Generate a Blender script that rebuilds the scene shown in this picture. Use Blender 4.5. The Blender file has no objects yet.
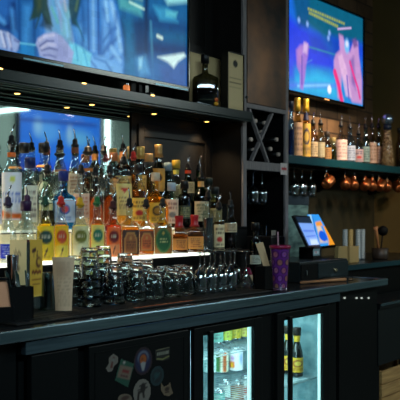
import bpy, bmesh, math, random
import numpy as np
from mathutils import Vector, Matrix
random.seed(7)
C = bpy.context.scene.collection
F = 833.33
PHI = math.atan(638/F)
S, K = math.sin(PHI), math.cos(PHI)
ZC, HV = 1.227, 215.5
def at(u, v, Y):                       # the point of the plane y=Y that the photo shows at (u, v)
    a = (u-200)/F; t = Y/(S-a*K)
    return Vector((t*(K+a*S), Y, ZC+(HV-v)/F*t))
def depth(u, Y): return Y/(S-(u-200)/F*K)
def pxm(u, Y): return F/depth(u, Y)
def lin(c):
    return tuple(((x/255)/12.92 if x/255 <= .04045 else ((x/255+.055)/1.055)**2.4) for x in c[:3])+(1,)
# ------------------------------------------------------------------ materials
MATS = {}
def mat(name, rgb=(128,128,128), rough=.5, metal=0, emit=None, es=1, trans=0, ior=1.45, noise=None, coat=0, bump=0, alpha=1):
    if name in MATS: return MATS[name]
    m = bpy.data.materials.new(name); m.use_nodes = True; nt = m.node_tree
    b = nt.nodes['Principled BSDF']
    b.inputs['Base Color'].default_value = lin(rgb); b.inputs['Roughness'].default_value = rough
    b.inputs['Metallic'].default_value = metal; b.inputs['IOR'].default_value = ior
    b.inputs['Transmission Weight'].default_value = trans; b.inputs['Coat Weight'].default_value = coat
    if emit:
        b.inputs['Emission Color'].default_value = lin(emit); b.inputs['Emission Strength'].default_value = es
    if noise:
        rgb2, scale, stretch = noise
        tc = nt.nodes.new('ShaderNodeTexCoord'); mp = nt.nodes.new('ShaderNodeMapping'); nz = nt.nodes.new('ShaderNodeTexNoise')
        mp.inputs['Scale'].default_value = stretch; nz.inputs['Scale'].default_value = scale; nz.inputs['Detail'].default_value = 6
        mx = nt.nodes.new('ShaderNodeMix'); mx.data_type = 'RGBA'
        mx.inputs['A'].default_value = lin(rgb); mx.inputs['B'].default_value = lin(rgb2)
        cr = nt.nodes.new('ShaderNodeMapRange'); cr.inputs['From Min'].default_value = .35; cr.inputs['From Max'].default_value = .65
        nt.links.new(tc.outputs['Object'], mp.inputs['Vector']); nt.links.new(mp.outputs[0], nz.inputs['Vector'])
        nt.links.new(nz.outputs['Fac'], cr.inputs['Value']); nt.links.new(cr.outputs[0], mx.inputs['Factor'])
        nt.links.new(mx.outputs['Result'], b.inputs['Base Color'])
        if bump:
            bp = nt.nodes.new('ShaderNodeBump'); bp.inputs['Strength'].default_value = bump; bp.inputs['Distance'].default_value = .01
            nt.links.new(nz.outputs['Fac'], bp.inputs['Height']); nt.links.new(bp.outputs[0], b.inputs['Normal'])
    MATS[name] = m
    return m
def thin_glass(name, tint, rough=.02, boost=.05):
    if name in MATS: return MATS[name]
    m = bpy.data.materials.new(name); m.use_nodes = True; nt = m.node_tree; nt.nodes.clear()
    o = nt.nodes.new('ShaderNodeOutputMaterial'); mx = nt.nodes.new('ShaderNodeMixShader')
    t = nt.nodes.new('ShaderNodeBsdfTransparent'); t.inputs[0].default_value = lin(tint)
    g = nt.nodes.new('ShaderNodeBsdfGlossy'); g.inputs['Roughness'].default_value = rough; g.inputs[0].default_value = (1,1,1,1)
    f = nt.nodes.new('ShaderNodeFresnel'); f.inputs[0].default_value = 1.5
    ad = nt.nodes.new('ShaderNodeMath'); ad.operation = 'ADD'; ad.inputs[1].default_value = boost
    ge = nt.nodes.new('ShaderNodeNewGeometry'); mr_ = nt.nodes.new('ShaderNodeMapRange'); mr_.inputs['To Min'].default_value = 1.5; mr_.inputs['To Max'].default_value = 1/1.5
    nt.links.new(ge.outputs['Backfacing'], mr_.inputs['Value']); nt.links.new(mr_.outputs[0], f.inputs[0])
    nt.links.new(f.outputs[0], ad.inputs[0]); nt.links.new(ad.outputs[0], mx.inputs[0])
    nt.links.new(t.outputs[0], mx.inputs[1]); nt.links.new(g.outputs[0], mx.inputs[2]); nt.links.new(mx.outputs[0], o.inputs[0])
    MATS[name] = m
    return m
def painted(name, rough=.5, emit=0, metal=0, trans=0):
    if name in MATS: return MATS[name]
    m = bpy.data.materials.new(name); m.use_nodes = True; nt = m.node_tree; b = nt.nodes['Principled BSDF']
    a = nt.nodes.new('ShaderNodeAttribute'); a.attribute_name = 'paint'
    b.inputs['Roughness'].default_value = rough; b.inputs['Metallic'].default_value = metal
    if emit:
        b.inputs['Base Color'].default_value = (.01,.01,.01,1); b.inputs['Specular IOR Level'].default_value = .12
        nt.links.new(a.outputs['Color'], b.inputs['Emission Color']); b.inputs['Emission Strength'].default_value = emit
    else:
        nt.links.new(a.outputs['Color'], b.inputs['Base Color'])
        if trans: # thin translucent paper lit from behind
            tr = nt.nodes.new('ShaderNodeBsdfTranslucent'); mx = nt.nodes.new('ShaderNodeMixShader'); mx.inputs[0].default_value = trans
            nt.links.new(a.outputs['Color'], tr.inputs[0]); o = nt.nodes['Material Output']
            nt.links.new(b.outputs[0], mx.inputs[1]); nt.links.new(tr.outputs[0], mx.inputs[2]); nt.links.new(mx.outputs[0], o.inputs[0])
    MATS[name] = m
    return m
# ------------------------------------------------------------------ mesh helpers
def obj(name, bm, m, parent=None, smooth=False, loc=None):
    me = bpy.data.meshes.new(name); bmesh.ops.recalc_face_normals(bm, faces=bm.faces[:]); bm.to_mesh(me); bm.free()
    if smooth:
        for p in me.polygons: p.use_smooth = True
    if m: me.materials.append(m)
    o = bpy.data.objects.new(name, me); C.objects.link(o)
    if parent: o.parent = parent
    if loc: o.location = loc
    return o
def thing(name, label, cat, loc=(0,0,0), rz=0, group=None):
    o = bpy.data.objects.new(name, None); C.objects.link(o); o.empty_display_size = .05
    o.location = loc; o.rotation_euler = (0,0,rz); o['label'] = label; o['category'] = cat
    if group: o['group'] = group
    return o
def tag(o, label, cat, group=None):
    o['label'] = label; o['category'] = cat
    if group: o['group'] = group
    return o
def struct(name, bm, m, **k):
    o = obj(name, bm, m, **k); o['kind'] = 'structure'; return o
def BM(): return bmesh.new()
def box(bm, a, b, bev=0):
    r = bmesh.ops.create_cube(bm, size=1)
    a, b = Vector(a), Vector(b); c = (a+b)/2; d = b-a
    for v in r['verts']: v.co = Vector((v.co.x*d.x+c.x, v.co.y*d.y+c.y, v.co.z*d.z+c.z))
    if bev:
        ed = list({e for v in r['verts'] for e in v.link_edges})
        bmesh.ops.bevel(bm, geom=ed, offset=bev, segments=2, affect='EDGES', profile=.6)
    return bm
def bx(a, b, bev=0): return box(BM(), a, b, bev)
def boxes(name, lst, m, parent, bev=.001):
    for a, c in lst: obj(name, bx(a, c, bev), m, parent)
def ring_sec(r, sq, n, dfac=1, ang=0):
    out = []
    e = 2+7*sq
    for i in range(n):
        th = 2*math.pi*(i+.5)/n; c, s = math.cos(th), math.sin(th)
        k = 1 if sq == 0 else (abs(c)**e+abs(s)**e)**(-1/e)
        x, y = r*k*c, r*k*s*dfac
        out.append((x*math.cos(ang)-y*math.sin(ang), x*math.sin(ang)+y*math.cos(ang)))
    return out
def lathe(bm, prof, n=24, dfac=1, ang=0, off=(0,0,0), caps=True):     # prof: (r, z[, squareness])
    rings = []
    for p in prof:
        r, z = p[0], p[1]; sq = p[2] if len(p) > 2 else 0
        df = 1+(dfac-1)*min(1, sq*1.5) if dfac != 1 else 1
        rings.append([bm.verts.new((x+off[0], y+off[1], z+off[2])) for x, y in ring_sec(max(r,.0002), sq, n, df, ang)])
    for a, b in zip(rings, rings[1:]):
        for i in range(n):
            bm.faces.new((a[i], a[(i+1)%n], b[(i+1)%n], b[i]))
    if caps:
        bm.faces.new(rings[0][::-1]); bm.faces.new(rings[-1])
    return bm
def closed_lathe(bm, prof, n=24, off=(0,0,0)):    # outer then inner profile, joined to a shell starting and ending on the axis
    return lathe(bm, prof, n, off=off)
def tube(bm, pts, r, n=8, r2=None):
    pts = [Vector(p) for p in pts]; rings = []
    for i, p in enumerate(pts):
        d = (pts[min(i+1, len(pts)-1)]-pts[max(i-1, 0)]).normalized()
        up = Vector((0,0,1)) if abs(d.z) < .9 else Vector((1,0,0))
        x = d.cross(up).normalized(); y = d.cross(x)
        rr = r+((r2-r)*i/(len(pts)-1) if r2 is not None else 0)
        rings.append([bm.verts.new(p+x*rr*math.cos(2*math.pi*k/n)+y*rr*math.sin(2*math.pi*k/n)) for k in range(n)])
    for a, b in zip(rings, rings[1:]):
        for i in range(n): bm.faces.new((a[i], a[(i+1)%n], b[(i+1)%n], b[i]))
    bm.faces.new(rings[0][::-1]); bm.faces.new(rings[-1])
    return bm
def prism(bm, pts, n):          # pts: 3D outline, extruded by vector n
    a = [bm.verts.new(p) for p in pts]; b = [bm.verts.new(Vector(p)+Vector(n)) for p in pts]
    bm.faces.new(a[::-1]); bm.faces.new(b)
    for i in range(len(a)):
        j = (i+1)%len(a); bm.faces.new((a[i], a[j], b[j], b[i]))
    return bm
# ------------------------------------------------------------------ painting (colour attributes)
def sd_poly(X, Y, pts):
    d = np.full(X.shape, 1e9); inside = np.zeros(X.shape, bool); n = len(pts)
    for i in range(n):
        x1, y1 = pts[i]; x2, y2 = pts[(i+1)%n]
        ex, ey = x2-x1, y2-y1; L = ex*ex+ey*ey+1e-12
        t = np.clip(((X-x1)*ex+(Y-y1)*ey)/L, 0, 1)
        d = np.minimum(d, (X-x1-t*ex)**2+(Y-y1-t*ey)**2)
        if y1 != y2:
            c = ((y1 > Y) != (y2 > Y)) & (X < ex*(Y-y1)/(y2-y1)+x1); inside ^= c
    d = np.sqrt(d); return np.where(inside, -d, d)
def sd_line(X, Y, pts):
    d = np.full(X.shape, 1e9)
    for (x1, y1), (x2, y2) in zip(pts, pts[1:]):
        ex, ey = x2-x1, y2-y1; L = ex*ex+ey*ey+1e-12
        t = np.clip(((X-x1)*ex+(Y-y1)*ey)/L, 0, 1)
        d = np.minimum(d, (X-x1-t*ex)**2+(Y-y1-t*ey)**2)
    return np.sqrt(d)
def do_paint(X, Y, base, ops):
    col = np.zeros(X.shape+(4,)); col[...] = lin(base)
    for op in ops:
        k = op[0]; c = np.array(lin(op[1])); al = 1
        if k == 'p': d = sd_poly(X, Y, op[2]); soft = op[3]
        elif k == 'l': d = sd_line(X, Y, op[2])-op[3]; soft = op[4] if len(op) > 4 else op[3]*.5
        elif k == 'e':
            (cx, cy, rx, ry) = op[2]; d = (np.sqrt(((X-cx)/rx)**2+((Y-cy)/ry)**2)-1)*min(rx, ry); soft = op[3]
        if len(op) > 5 and k != 'l': al = op[5]
        w = np.clip(.5-d/(soft+1e-9), 0, 1)*(op[4] if k in 'pe' and len(op) > 4 else 1)
        col = col*(1-w[..., None])+c*w[..., None]
    return col
def panel_mesh(name, x0, x1, z0, z1, Y, nx, nz, base, ops, m, parent, noise=0, thick=None, gam=1, tint=(1,1,1)):
    xs = np.linspace(x0, x1, nx+1); zs = np.linspace(z0, z1, nz+1); X, Z = np.meshgrid(xs, zs)
    col = do_paint(X, Z, base, ops)
    col[..., :3] = col[..., :3]**gam*np.array(tint)
    if noise:
        rs = np.random.RandomState(3); q = rs.rand(nz//6+2, nx//6+2)
        nn = np.kron(q, np.ones((6,6)))[:nz+1, :nx+1]+.5*rs.rand(nz+1, nx+1); col[..., :3] *= (1-noise+noise*1.3*nn)[..., None]
    vs = np.stack([X, np.full_like(X, Y), Z], -1).reshape(-1, 3)
    w = nx+1; fs = [(j*w+i, j*w+i+1, (j+1)*w+i+1, (j+1)*w+i) for j in range(nz) for i in range(nx)]
    me = bpy.data.meshes.new(name); me.from_pydata(vs.tolist(), [], fs)
    at_ = me.color_attributes.new('paint', 'FLOAT_COLOR', 'POINT'); at_.data.foreach_set('color', col.reshape(-1).astype(np.float32))
    me.materials.append(m); o = bpy.data.objects.new(name, me); C.objects.link(o); o.parent = parent
    return o
# labels: unit design space x in -1..1, y in 0..1
def text_lines(rs, y0, y1, n, c, w=.7, x=0):
    ops = []
    for i in range(n):
        y = y1-(i+.5)*(y1-y0)/n; h = (y1-y0)/n*.28; xx = x-w*rs.uniform(.8,1)
        while xx < x+w*.9:
            l = rs.uniform(.08,.2); ops.append(('p', c, [(xx,y-h),(xx+l,y-h),(xx+l,y+h),(xx,y+h)], .03, .85)); xx += l+.07
    return ops
def design(kind, rs, c2=(40,35,40), c3=(180,60,30)):
    if kind == 'text': return text_lines(rs, .1, .9, 5, c2)
    if kind == 'bandtext':
        return [('p', c3, [(-1.1,.06),(1.1,.02),(1.1,.14),(-1.1,.18)], .02)]+text_lines(rs, .35, .6, 2, c2, .8)+[('e', (215,215,90), (0,.85,.22,.07), .03)]
    if kind == 'blob':
        return [('p', c3, [(-1.2,-.1),(1.2,-.1),(1.2,.42),(-1.2,.42)], .02), ('e', c2, (0,.68,.72,.2), .05)]+text_lines(rs, .6, .76, 1, (210,200,170), .45)+[('l', (90,50,30), [(-.1,.15),(.05,.27),(.15,.33)], .05)]+text_lines(rs, .04, .13, 1, (90,60,30), .5)
    if kind == 'arch':
        return [('p', c2, [(-.85,.05),(.85,.05),(.85,.6),(.5,.9),(-.5,.9),(-.85,.6)], .03), ('p', c3, [(-.7,.1),(.7,.1),(.7,.56),(.4,.83),(-.4,.83),(-.7,.56)], .03), ('e', c2, (0,.66,.2,.08), .04)]+text_lines(rs, .15, .55, 4, (70,35,15), .6)
    if kind == 'oval':
        return [('e', c2, (0,.5,.95,.5), .03), ('e', c3, (0,.5,.78,.41), .03)]+text_lines(rs, .4, .6, 2, (190,190,120), .5)+[('e', (190,160,60), (0,.78,.15,.06), .03)]
    if kind == 'emblem':
        return [('e', c2, (0,.6,.6,.25), .04), ('e', c3, (0,.6,.4,.16), .04)]+text_lines(rs, .08, .3, 2, c2)
    if kind == 'tri':
        return [('p', c3, [(-.5,.88),(.5,.88),(0,.7)], .03)]+text_lines(rs, .2, .6, 4, c2, .6)
    if kind == 'red':
        return text_lines(rs, .55, .9, 2, c2)+[('e', c3, (0,.35,.45,.12), .05)]+text_lines(rs, .05, .2, 1, c2)
    return []
def label_mesh(root, R, z0, z1, half, face, base, ops, sq=0, dfac=1, ang=0, name='label', trans=.35):
    nx, nz = 16, 18; vs = []; U = []; V = []
    for j in range(nz+1):
        for i in range(nx+1):
            s = -1+2*i/nx; th = face+s*half
            e = 2+7*sq; tl = th-ang; c, sn = math.cos(tl), math.sin(tl)
            k = 1 if sq == 0 else (abs(c)**e+abs(sn)**e)**(-1/e)
            x, y = (R*k+.0006)*c, (R*k+.0006)*sn*(1+(dfac-1)*min(1, sq*1.5))
            vs.append((x*math.cos(ang)-y*math.sin(ang), x*math.sin(ang)+y*math.cos(ang), z0+(z1-z0)*j/nz)); U.append(-s if False else s); V.append(j/nz)
    U = np.array(U).reshape(nz+1, nx+1); V = np.array(V).reshape(nz+1, nx+1)
    col = do_paint(U, V, base, ops)
    w = nx+1; fs = [(j*w+i, j*w+i+1, (j+1)*w+i+1, (j+1)*w+i) for j in range(nz) for i in range(nx)]
    me = bpy.data.meshes.new(name); me.from_pydata(vs, [], fs)
    a = me.color_attributes.new('paint', 'FLOAT_COLOR', 'POINT'); a.data.foreach_set('color', col.reshape(-1).astype(np.float32))
    for p in me.polygons: p.use_smooth = True
    me.materials.append(painted('label_paper', .45, trans=trans)); o = bpy.data.objects.new(name, me); C.objects.link(o); o.parent = root
    return o
# ------------------------------------------------------------------ shared materials
black = mat('black_paint', (7,10,11), .4)
black_gloss = mat('black_gloss', (8,10,11), .15)
matte_black = mat('matte_black', (5,6,6), .7)
plastic_black = mat('black_plastic', (14,14,16), .4)
for m_, v_ in ((matte_black,.15),(black,.22),(plastic_black,.35)): m_.node_tree.nodes['Principled BSDF'].inputs['Specular IOR Level'].default_value = v_
steel = mat('brushed_steel', (150,178,190), .24, .95, noise=((120,146,158), 3, (1,40,40)))
steel_dull = mat('dull_steel', (120,146,160), .28, .92, noise=((96,120,134), 3, (1,30,30)))
chrome = mat('chrome', (215,215,220), .12, 1)
wood_dark = mat('dark_wood', (15,10,6), .5, noise=((9,6,4), 6, (14,14,1)))
wood_frame = mat('wine_rack_wood', (138,128,126), .5, noise=((108,100,100), 5, (20,20,2)))
gold = mat('gold_foil', (190,150,70), .35, .7)
rubber = mat('bar_mat_rubber', (4,6,6), .6, noise=((8,10,10), 60, (1,1,1)), bump=.4)
clear = thin_glass('clear_bottle_glass', (228,236,236))
clear_in = thin_glass('glassware_rim_glass', (205,215,215), .03, .09)
crystal = mat('glassware', (235,242,242), .02, 0, trans=1, ior=1.45)
# ------------------------------------------------------------------ setting
def brick_mat():
    m = bpy.data.materials.new('brick'); m.use_nodes = True; nt = m.node_tree; b = nt.nodes['Principled BSDF']
    tc = nt.nodes.new('ShaderNodeTexCoord'); mp = nt.nodes.new('ShaderNodeMapping'); br = nt.nodes.new('ShaderNodeTexBrick')
    mp.inputs['Rotation'].default_value = (math.pi/2, 0, 0)
    br.inputs['Scale'].default_value = 1; br.inputs['Brick Width'].default_value = .3; br.inputs['Row Height'].default_value = .1
    br.inputs['Mortar Size'].default_value = .006
    br.inputs['Color1'].default_value = lin((150,112,76)); br.inputs['Color2'].default_value = lin((118,88,60)); br.inputs['Mortar'].default_value = lin((86,66,48))
    nz = nt.nodes.new('ShaderNodeTexNoise'); nz.inputs['Scale'].default_value = 14; nz.inputs['Detail'].default_value = 5
    mx = nt.nodes.new('ShaderNodeMix'); mx.data_type = 'RGBA'; mx.blend_type = 'MULTIPLY'; mx.inputs['Factor'].default_value = .6
    nt.links.new(tc.outputs['Object'], mp.inputs[0]); nt.links.new(mp.outputs[0], br.inputs[0]); nt.links.new(tc.outputs['Object'], nz.inputs['Vector'])
    nt.links.new(br.outputs['Color'], mx.inputs['A']); nt.links.new(nz.outputs['Fac'], mx.inputs['B']); nt.links.new(mx.outputs['Result'], b.inputs['Base Color'])
    bp = nt.nodes.new('ShaderNodeBump'); bp.inputs['Strength'].default_value = .5; bp.inputs['Distance'].default_value = .006; bp.invert = True
    nt.links.new(br.outputs['Fac'], bp.inputs['Height']); nt.links.new(bp.outputs[0], b.inputs['Normal']); b.inputs['Roughness'].default_value = .8
    return m
struct('floor', bx((-2.2,-2.2,-.1),(9.6,2.8,0)), mat('floor_tile', (34,30,27), .5, noise=((22,20,18), 3, (1,1,1))))
struct('ceiling', bx((-2.2,-2.2,2.9),(9.6,2.8,3.0)), mat('ceiling_paint', (22,22,22), .9))
struct('wall_back', bx((3.98,2.80,0),(5.93,2.90,2.9)), brick_mat())
struct('wall_bar_back', bx((-2.2,2.64,0),(3.53,2.90,2.9)), mat('dark_panel_wall', (20,15,10), .6))
struct('trim_2', bx((3.99,2.785,.0),(5.809,2.7995,1.50)), mat('olive_panel', (58,50,24), .8, noise=((50,43,20), 2, (1,1,1))))
struct('wall_end', bx((5.81,1.35,0),(5.93,2.80,2.9)), mat('olive_wall', (104,82,38), .85, noise=((88,70,34), 2, (1,1,1))))
struct('wall_left', bx((-2.3,-2.2,0),(-2.2,2.75,2.9)), mat('dark_wall', (30,30,30), .9))
struct('wall_opposite', bx((-2.2,-2.2,0),(9.6,-2.1,2.9)), mat('far_wall', (88,100,96), .9))
struct('wall_right', bx((9.5,-2.1,0),(9.6,2.75,2.9)), MATS['far_wall'])
struct('trim_1', bx((2.89,2.615,0),(3.525,2.64,2.9)), wood_dark)
for k_, (a_, c_) in enumerate((((2.93,2.604,1.0),(2.97,2.616,1.66)), ((3.45,2.604,1.0),(3.49,2.616,1.66)), ((2.97,2.604,1.60),(3.45,2.616,1.66)), ((2.93,2.604,1.76),(2.97,2.616,2.8)), ((3.45,2.604,1.76),(3.49,2.616,2.8)), ((2.97,2.604,2.05),(3.45,2.616,2.10)))):
    struct('trim_%d' % (4+k_), bx(a_, c_, .003), wood_dark)
struct('trim_3', bx((1.0,2.625,1.71),(2.89,2.64,2.9)), wood_dark)
# mirror behind the bottles, reflecting the room
mr = obj('bar_mirror', bx((.8,2.622,1.0),(2.885,2.64,1.706)), mat('mirror_silver', (225,235,232), .03, 1))
tag(mr, 'dim mirror on the wall behind the bottles under the overhead shelf', 'mirror')
# opposite side of the room, seen in the mirror
t = thing('television', 'blue glowing television on the far wall, seen only in the mirror', 'television', (0,0,0))
obj('bezel', bx((6.17,-2.085,1.72),(7.48,-2.035,2.56), .006), plastic_black, t)
ops = [('e', (60,130,200), (6.6,2.2,.18,.12), .1), ('e', (110,160,200), (6.45,2.25,.06,.09), .08), ('e', (70,140,190), (7.1,2.15,.2,.1), .12), ('p', (20,70,190), [(6.1,1.9),(7.4,1.8),(7.4,1.7),(6.1,1.7)], .1), ('e', (120,160,190), (6.95,2.2,.04,.1), .06),('p', (8,50,130), [(6.12,2.32),(7.4,2.36),(7.4,2.32),(6.12,2.29)], .04)]
panel_mesh('screen', 6.19,7.46,1.74,2.54,-2.033,60,38,(10,92,190), ops, painted('screen_glow', .3, emit=1.35), t)
t = thing('wall_light', 'slim vertical white wall light beside the far television, seen in the mirror', 'lamp', (7.62,-2.095,1.7))
obj('housing', bx((-.05,0,0),(.05,.03,1.1), .004), plastic_black, t)
obj('diffuser', bx((-.04,.03,.02),(.04,.045,1.08), .004), mat('cool_tube', (255,255,255), .5, emit=(200,240,235), es=3.0), t)
t = thing('linear_lamp', 'white linear lamp hanging across the room, seen in the mirror at the left', 'lamp', (5.63,-1.65,2.3))
obj('diffuser', bx((-.06,-.35,0),(.06,.35,.03), .004), MATS['cool_tube'], t)
obj('housing', bx((-.065,-.355,.03),(.065,.355,.05), .004), plastic_black, t)
for y_ in (-.3,.3): obj('cord', tube(BM(), [(0,y_,.05),(0,y_,.6)], .003, 6), matte_black, t)
# ------------------------------------------------------------------ counter
def xat(u, Y): return at(u, 200, Y).x
t = thing('bar_counter', 'long black bar counter with brushed steel front edge', 'counter', (0,0,0))
obj('worktop', bx((.6,1.866,.866),(4.0,2.62,.9)), mat('black_worktop', (16,18,19), .22, noise=((24,26,27), 20, (1,1,1))), t)
b = bx((.6,1.85,.866),(4.02,1.866,.9015), .004); box(b, (4.0,1.866,.866),(4.02,2.62,.9015), .0015)
obj('edge_trim', b, steel, t)
obj('side_panel', bx((3.56,1.89,0),(3.97,1.905,.864)), black, t)
obj('end_panel', bx((3.96,1.905,0),(3.975,2.62,.864)), black, t)
ind = mat('indicator_white', (220,225,220), .4, emit=(200,205,190), es=.6)
for u in (345, 357, 362, 369):
    p = at(u, 298, 1.885); obj('indicator_light', bx((p.x-.005,1.884,p.z-.004),(p.x+.005,1.891,p.z+.004), .001), ind, t)
obj('front_panel', bx((.6,1.90,0),(1.60,1.915,.864)), black, t)
# ------------------------------------------------------------------ back bar fridge
t = thing('bar_fridge', 'black three door bar fridge with steel top band under the counter', 'fridge', (1.61,1.87,0))
ox, oy = 1.61, 1.87
def loc(a): return (a[0]-ox, a[1]-oy, a[2])
def lb(a, b_, bev=0): return bx(loc(a), loc(b_), bev)
obj('top_band', lb((1.61,1.868,.822),(3.53,1.89,.859), .002), steel_dull, t)
b = BM()
for a, c in (((1.61,1.90,.05),(1.63,2.5,.82)), ((3.50,1.90,.05),(3.53,2.5,.82)), ((1.61,1.90,.80),(3.53,2.5,.86)), ((1.61,1.90,.03),(3.53,2.5,.06)), ((1.61,2.48,.05),(3.53,2.5,.82)),
             ((1.84,1.9005,.05),(1.878,1.92,.82)), ((1.84,1.90,.05),(1.87,2.48,.82)), ((2.375,1.8905,.05),(2.411,1.91,.82)), ((2.375,1.90,.05),(2.405,2.48,.82)), ((2.862,1.8905,.05),(2.985,1.912,.82)), ((3.448,1.890,.05),(3.53,1.912,.82))): box(b, loc(a), loc(c))
obj('cabinet_body', b, black, t)
liner = mat('fridge_liner', (170,200,205), .35, noise=((120,160,170), 22, (1,1,1)), bump=.6)
b = BM()
for x0, x1 in ((2.406,3.499),):
    for a, c in (((x0,2.470,.06),(x1,2.479,.80)), ((x0,1.93,.06),(x0+.006,2.47,.80)), ((x1-.006,1.93,.06),(x1,2.47,.80)), ((x0,1.93,.793),(x1,2.47,.799)), ((x0,1.93,.061),(x1,2.47,.07))): box(b, loc(a), loc(c))
obj('inner_liner', b, liner, t)
led = mat('fridge_led', (255,255,255), .5, emit=(190,238,238), es=1.6)
for x in (2.849,3.434): obj('light_tube', lb((x,1.922,.10),(x+.012,1.936,.79), .003), led, t)
wire = mat('shelf_wire', (170,180,184), .35, .8)
def wire_shelf(x0, x1, z, yf=1.965):
    b = BM()
    n_ = int((x1-x0)/.035)
    for i in range(n_+1):
        x = x0+.015+(x1-x0-.03)*i/n_; tube(b, [loc((x,yf+.005,z-.004)), loc((x,2.46,z-.004))], .002, 6)
    for y in (yf,2.2,2.455): tube(b, [loc((x0+.008,y,z-.009)), loc((x1-.008,y,z-.009))], .0032, 6)
    obj('shelf', b, wire, t)
wire_shelf(2.43,3.485,.62,2.15); wire_shelf(2.43,3.485,.467); wire_shelf(2.43,3.485,.325)
# compressor grille
g = BM(); box(g, loc((1.64,1.878,.06)), loc((1.83,1.90,.815)), .003)
for i in range(20): box(g, loc((1.66,1.873,.1+i*.025)), loc((1.81,1.879,.112+i*.025)))
obj('vent_panel', g, black, t)
pane = thin_glass('fridge_pane', (215,232,232), .02, 0)
for x0, x1 in ((2.41,2.865),(2.98,3.435)):
    b = BM(); w = .057
    box(b, loc((x0,1.872,.06)), loc((x0+w,1.889,.812)), .002); box(b, loc((x1-w,1.872,.06)), loc((x1,1.889,.812)), .002)
    box(b, loc((x0+w,1.872,.780)), loc((x1-w,1.889,.812)), .002); box(b, loc((x0+w,1.872,.06)), loc((x1-w,1.889,.10)), .002)
    d = obj('door', b, black, t)
    obj('glass_pane', lb((x0+w-.002,1.884,.098),(x1-w+.002,1.888,.782)), pane, d)
    obj('handle', lb((x0+.078,1.858,.085),(x0+.104,1.871,.795), .003), black, d)
b = BM(); box(b, loc((1.875,1.876,.06)), loc((2.385,1.90,.812)), .003)
for a, c in (((1.90,1.8745,.09),(1.903,1.877,.79)), ((2.352,1.8745,.09),(2.355,1.877,.79)), ((1.90,1.8745,.787),(2.355,1.877,.79))): box(b, loc(a), loc(c))
door = obj('door', b, black, t)
# stickers on the solid door (sub-parts)
def sticker(outline, base, ops, label):
    P = [at(u, v, 1.8755) for u, v in outline]; pts = [(p.x, p.z) for p in P]
    xs = [p[0] for p in pts]; zs = [p[1] for p in pts]; x0, x1, z0, z1 = min(xs), max(xs), min(zs), max(zs)
    n = 26; X, Z = np.meshgrid(np.linspace(x0, x1, n+1), np.linspace(z0, z1, n+1))
    sx, sz = (x1-x0)/2, (z1-z0)/2; U, V = (X-(x0+x1)/2)/sx, (Z-(z0+z1)/2)/sz
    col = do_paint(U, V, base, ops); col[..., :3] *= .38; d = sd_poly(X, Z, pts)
    vs = np.stack([X-ox, np.full_like(X, 1.8752-oy), Z], -1).reshape(-1, 3).tolist(); w = n+1; dd = d.reshape(-1)
    fs = []
    for j in range(n):
        for i in range(n):
            q = (j*w+i, j*w+i+1, (j+1)*w+i+1, (j+1)*w+i)
            if sum(dd[k] for k in q)/4 < .0006: fs.append(q)
    me = bpy.data.meshes.new('sticker'); me.from_pydata(vs, [], fs)
    a = me.color_attributes.new('paint', 'FLOAT_COLOR', 'POINT'); a.data.foreach_set('color', col.reshape(-1).astype(np.float32))
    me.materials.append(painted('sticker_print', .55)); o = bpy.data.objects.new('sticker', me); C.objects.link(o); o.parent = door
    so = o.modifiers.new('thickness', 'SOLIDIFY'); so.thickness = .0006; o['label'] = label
def ell(cx, cy, rx, ry, rot=0, n=22):
    r = math.radians(rot)
    return [(cx+rx*math.cos(2*math.pi*i/n)*math.cos(r)-ry*math.sin(2*math.pi*i/n)*math.sin(r), cy+rx*math.cos(2*math.pi*i/n)*math.sin(r)+ry*math.sin(2*math.pi*i/n)*math.cos(r)) for i in range(n)]
rs = random.Random(5)
sticker([(113,354),(118,357),(118,362),(114,366),(112,371),(108,372),(106,368),(109,364),(109,358)], (150,140,128), [('p', (120,60,50), [(-.35,-.6),(.1,-.65),(.15,.0),(.5,.5),(.2,.7),(-.1,.1)], .1), ('e', (150,150,140), (.2,.3,.25,.2), .1)], 'pale guitar shaped sticker')
sticker([(121,359),(134,364),(128,387),(115,380)], (34,100,78), [('p', (150,128,108), [(-.45,.62),(.85,.25),(.5,-.55),(-.8,-.15)], .08), ('p', (150,50,50), [(-.2,.3),(.5,.1),(.4,-.1),(-.3,.1)], .08), ('l', (110,60,60), [(-.4,-.1),(.3,-.3)], .06), ('e', (210,200,190), (-.05,.72,.12,.1), .1)], 'tilted green and cream label sticker')
sticker(ell(143,361,9,14,8), (46,20,34), [('e', (24,34,84), (0,0,.84,.84), .06), ('e', (120,128,150), (0,.25,.6,.5), .1), ('e', (24,34,84), (0,.1,.48,.48), .08), ('e', (200,104,34), (0,.12,.36,.36), .1), ('p', (190,190,190), [(-.3,-.15),(0,-.05),(.3,-.15),(.1,-.7),(-.1,-.7)], .1), ('e', (150,60,30), (-.1,.15,.12,.1), .08)], 'round navy and orange badge sticker')
sticker([(155,350),(169,347),(170,350),(169,359),(162,361),(156,360)], (26,32,24), [('l', (150,145,110), [(-.8,.85),(.9,.95)], .06), ('l', (150,150,90), [(-.7,-.5),(0,-.75),(.8,-.45)], .12)]+[('p', (170,170,150), [(x,-.05),(x+.2,0),(x+.2,.5),(x,.45)], .06) for x in (-.75,-.48,-.2,.08,.36,.6)], 'small dark sticker with cream lettering')
sticker(ell(157,376,6.5,10,12), (16,62,68), [('e', (10,34,42), (0,0,.72,.72), .08), ('e', (26,84,88), (-.1,.1,.4,.3), .3), ('l', (26,84,88), [(-.4,-.4),(.4,.3)], .07)], 'teal oval sticker')
sticker(ell(142,392,8.5,13,8), (156,148,136), [('e', (30,26,26), (.1,.3,.3,.4), .1), ('l', (40,30,26), [(-.5,-.7),(-.4,0),(.1,.1),(.2,-.4)], .12), ('l', (40,30,26), [(-.3,.5),(.5,.6)], .05), ('l', (40,30,26), [(-.5,.2),(.6,.28)], .05)], 'cream oval sticker with black figure')
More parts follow.
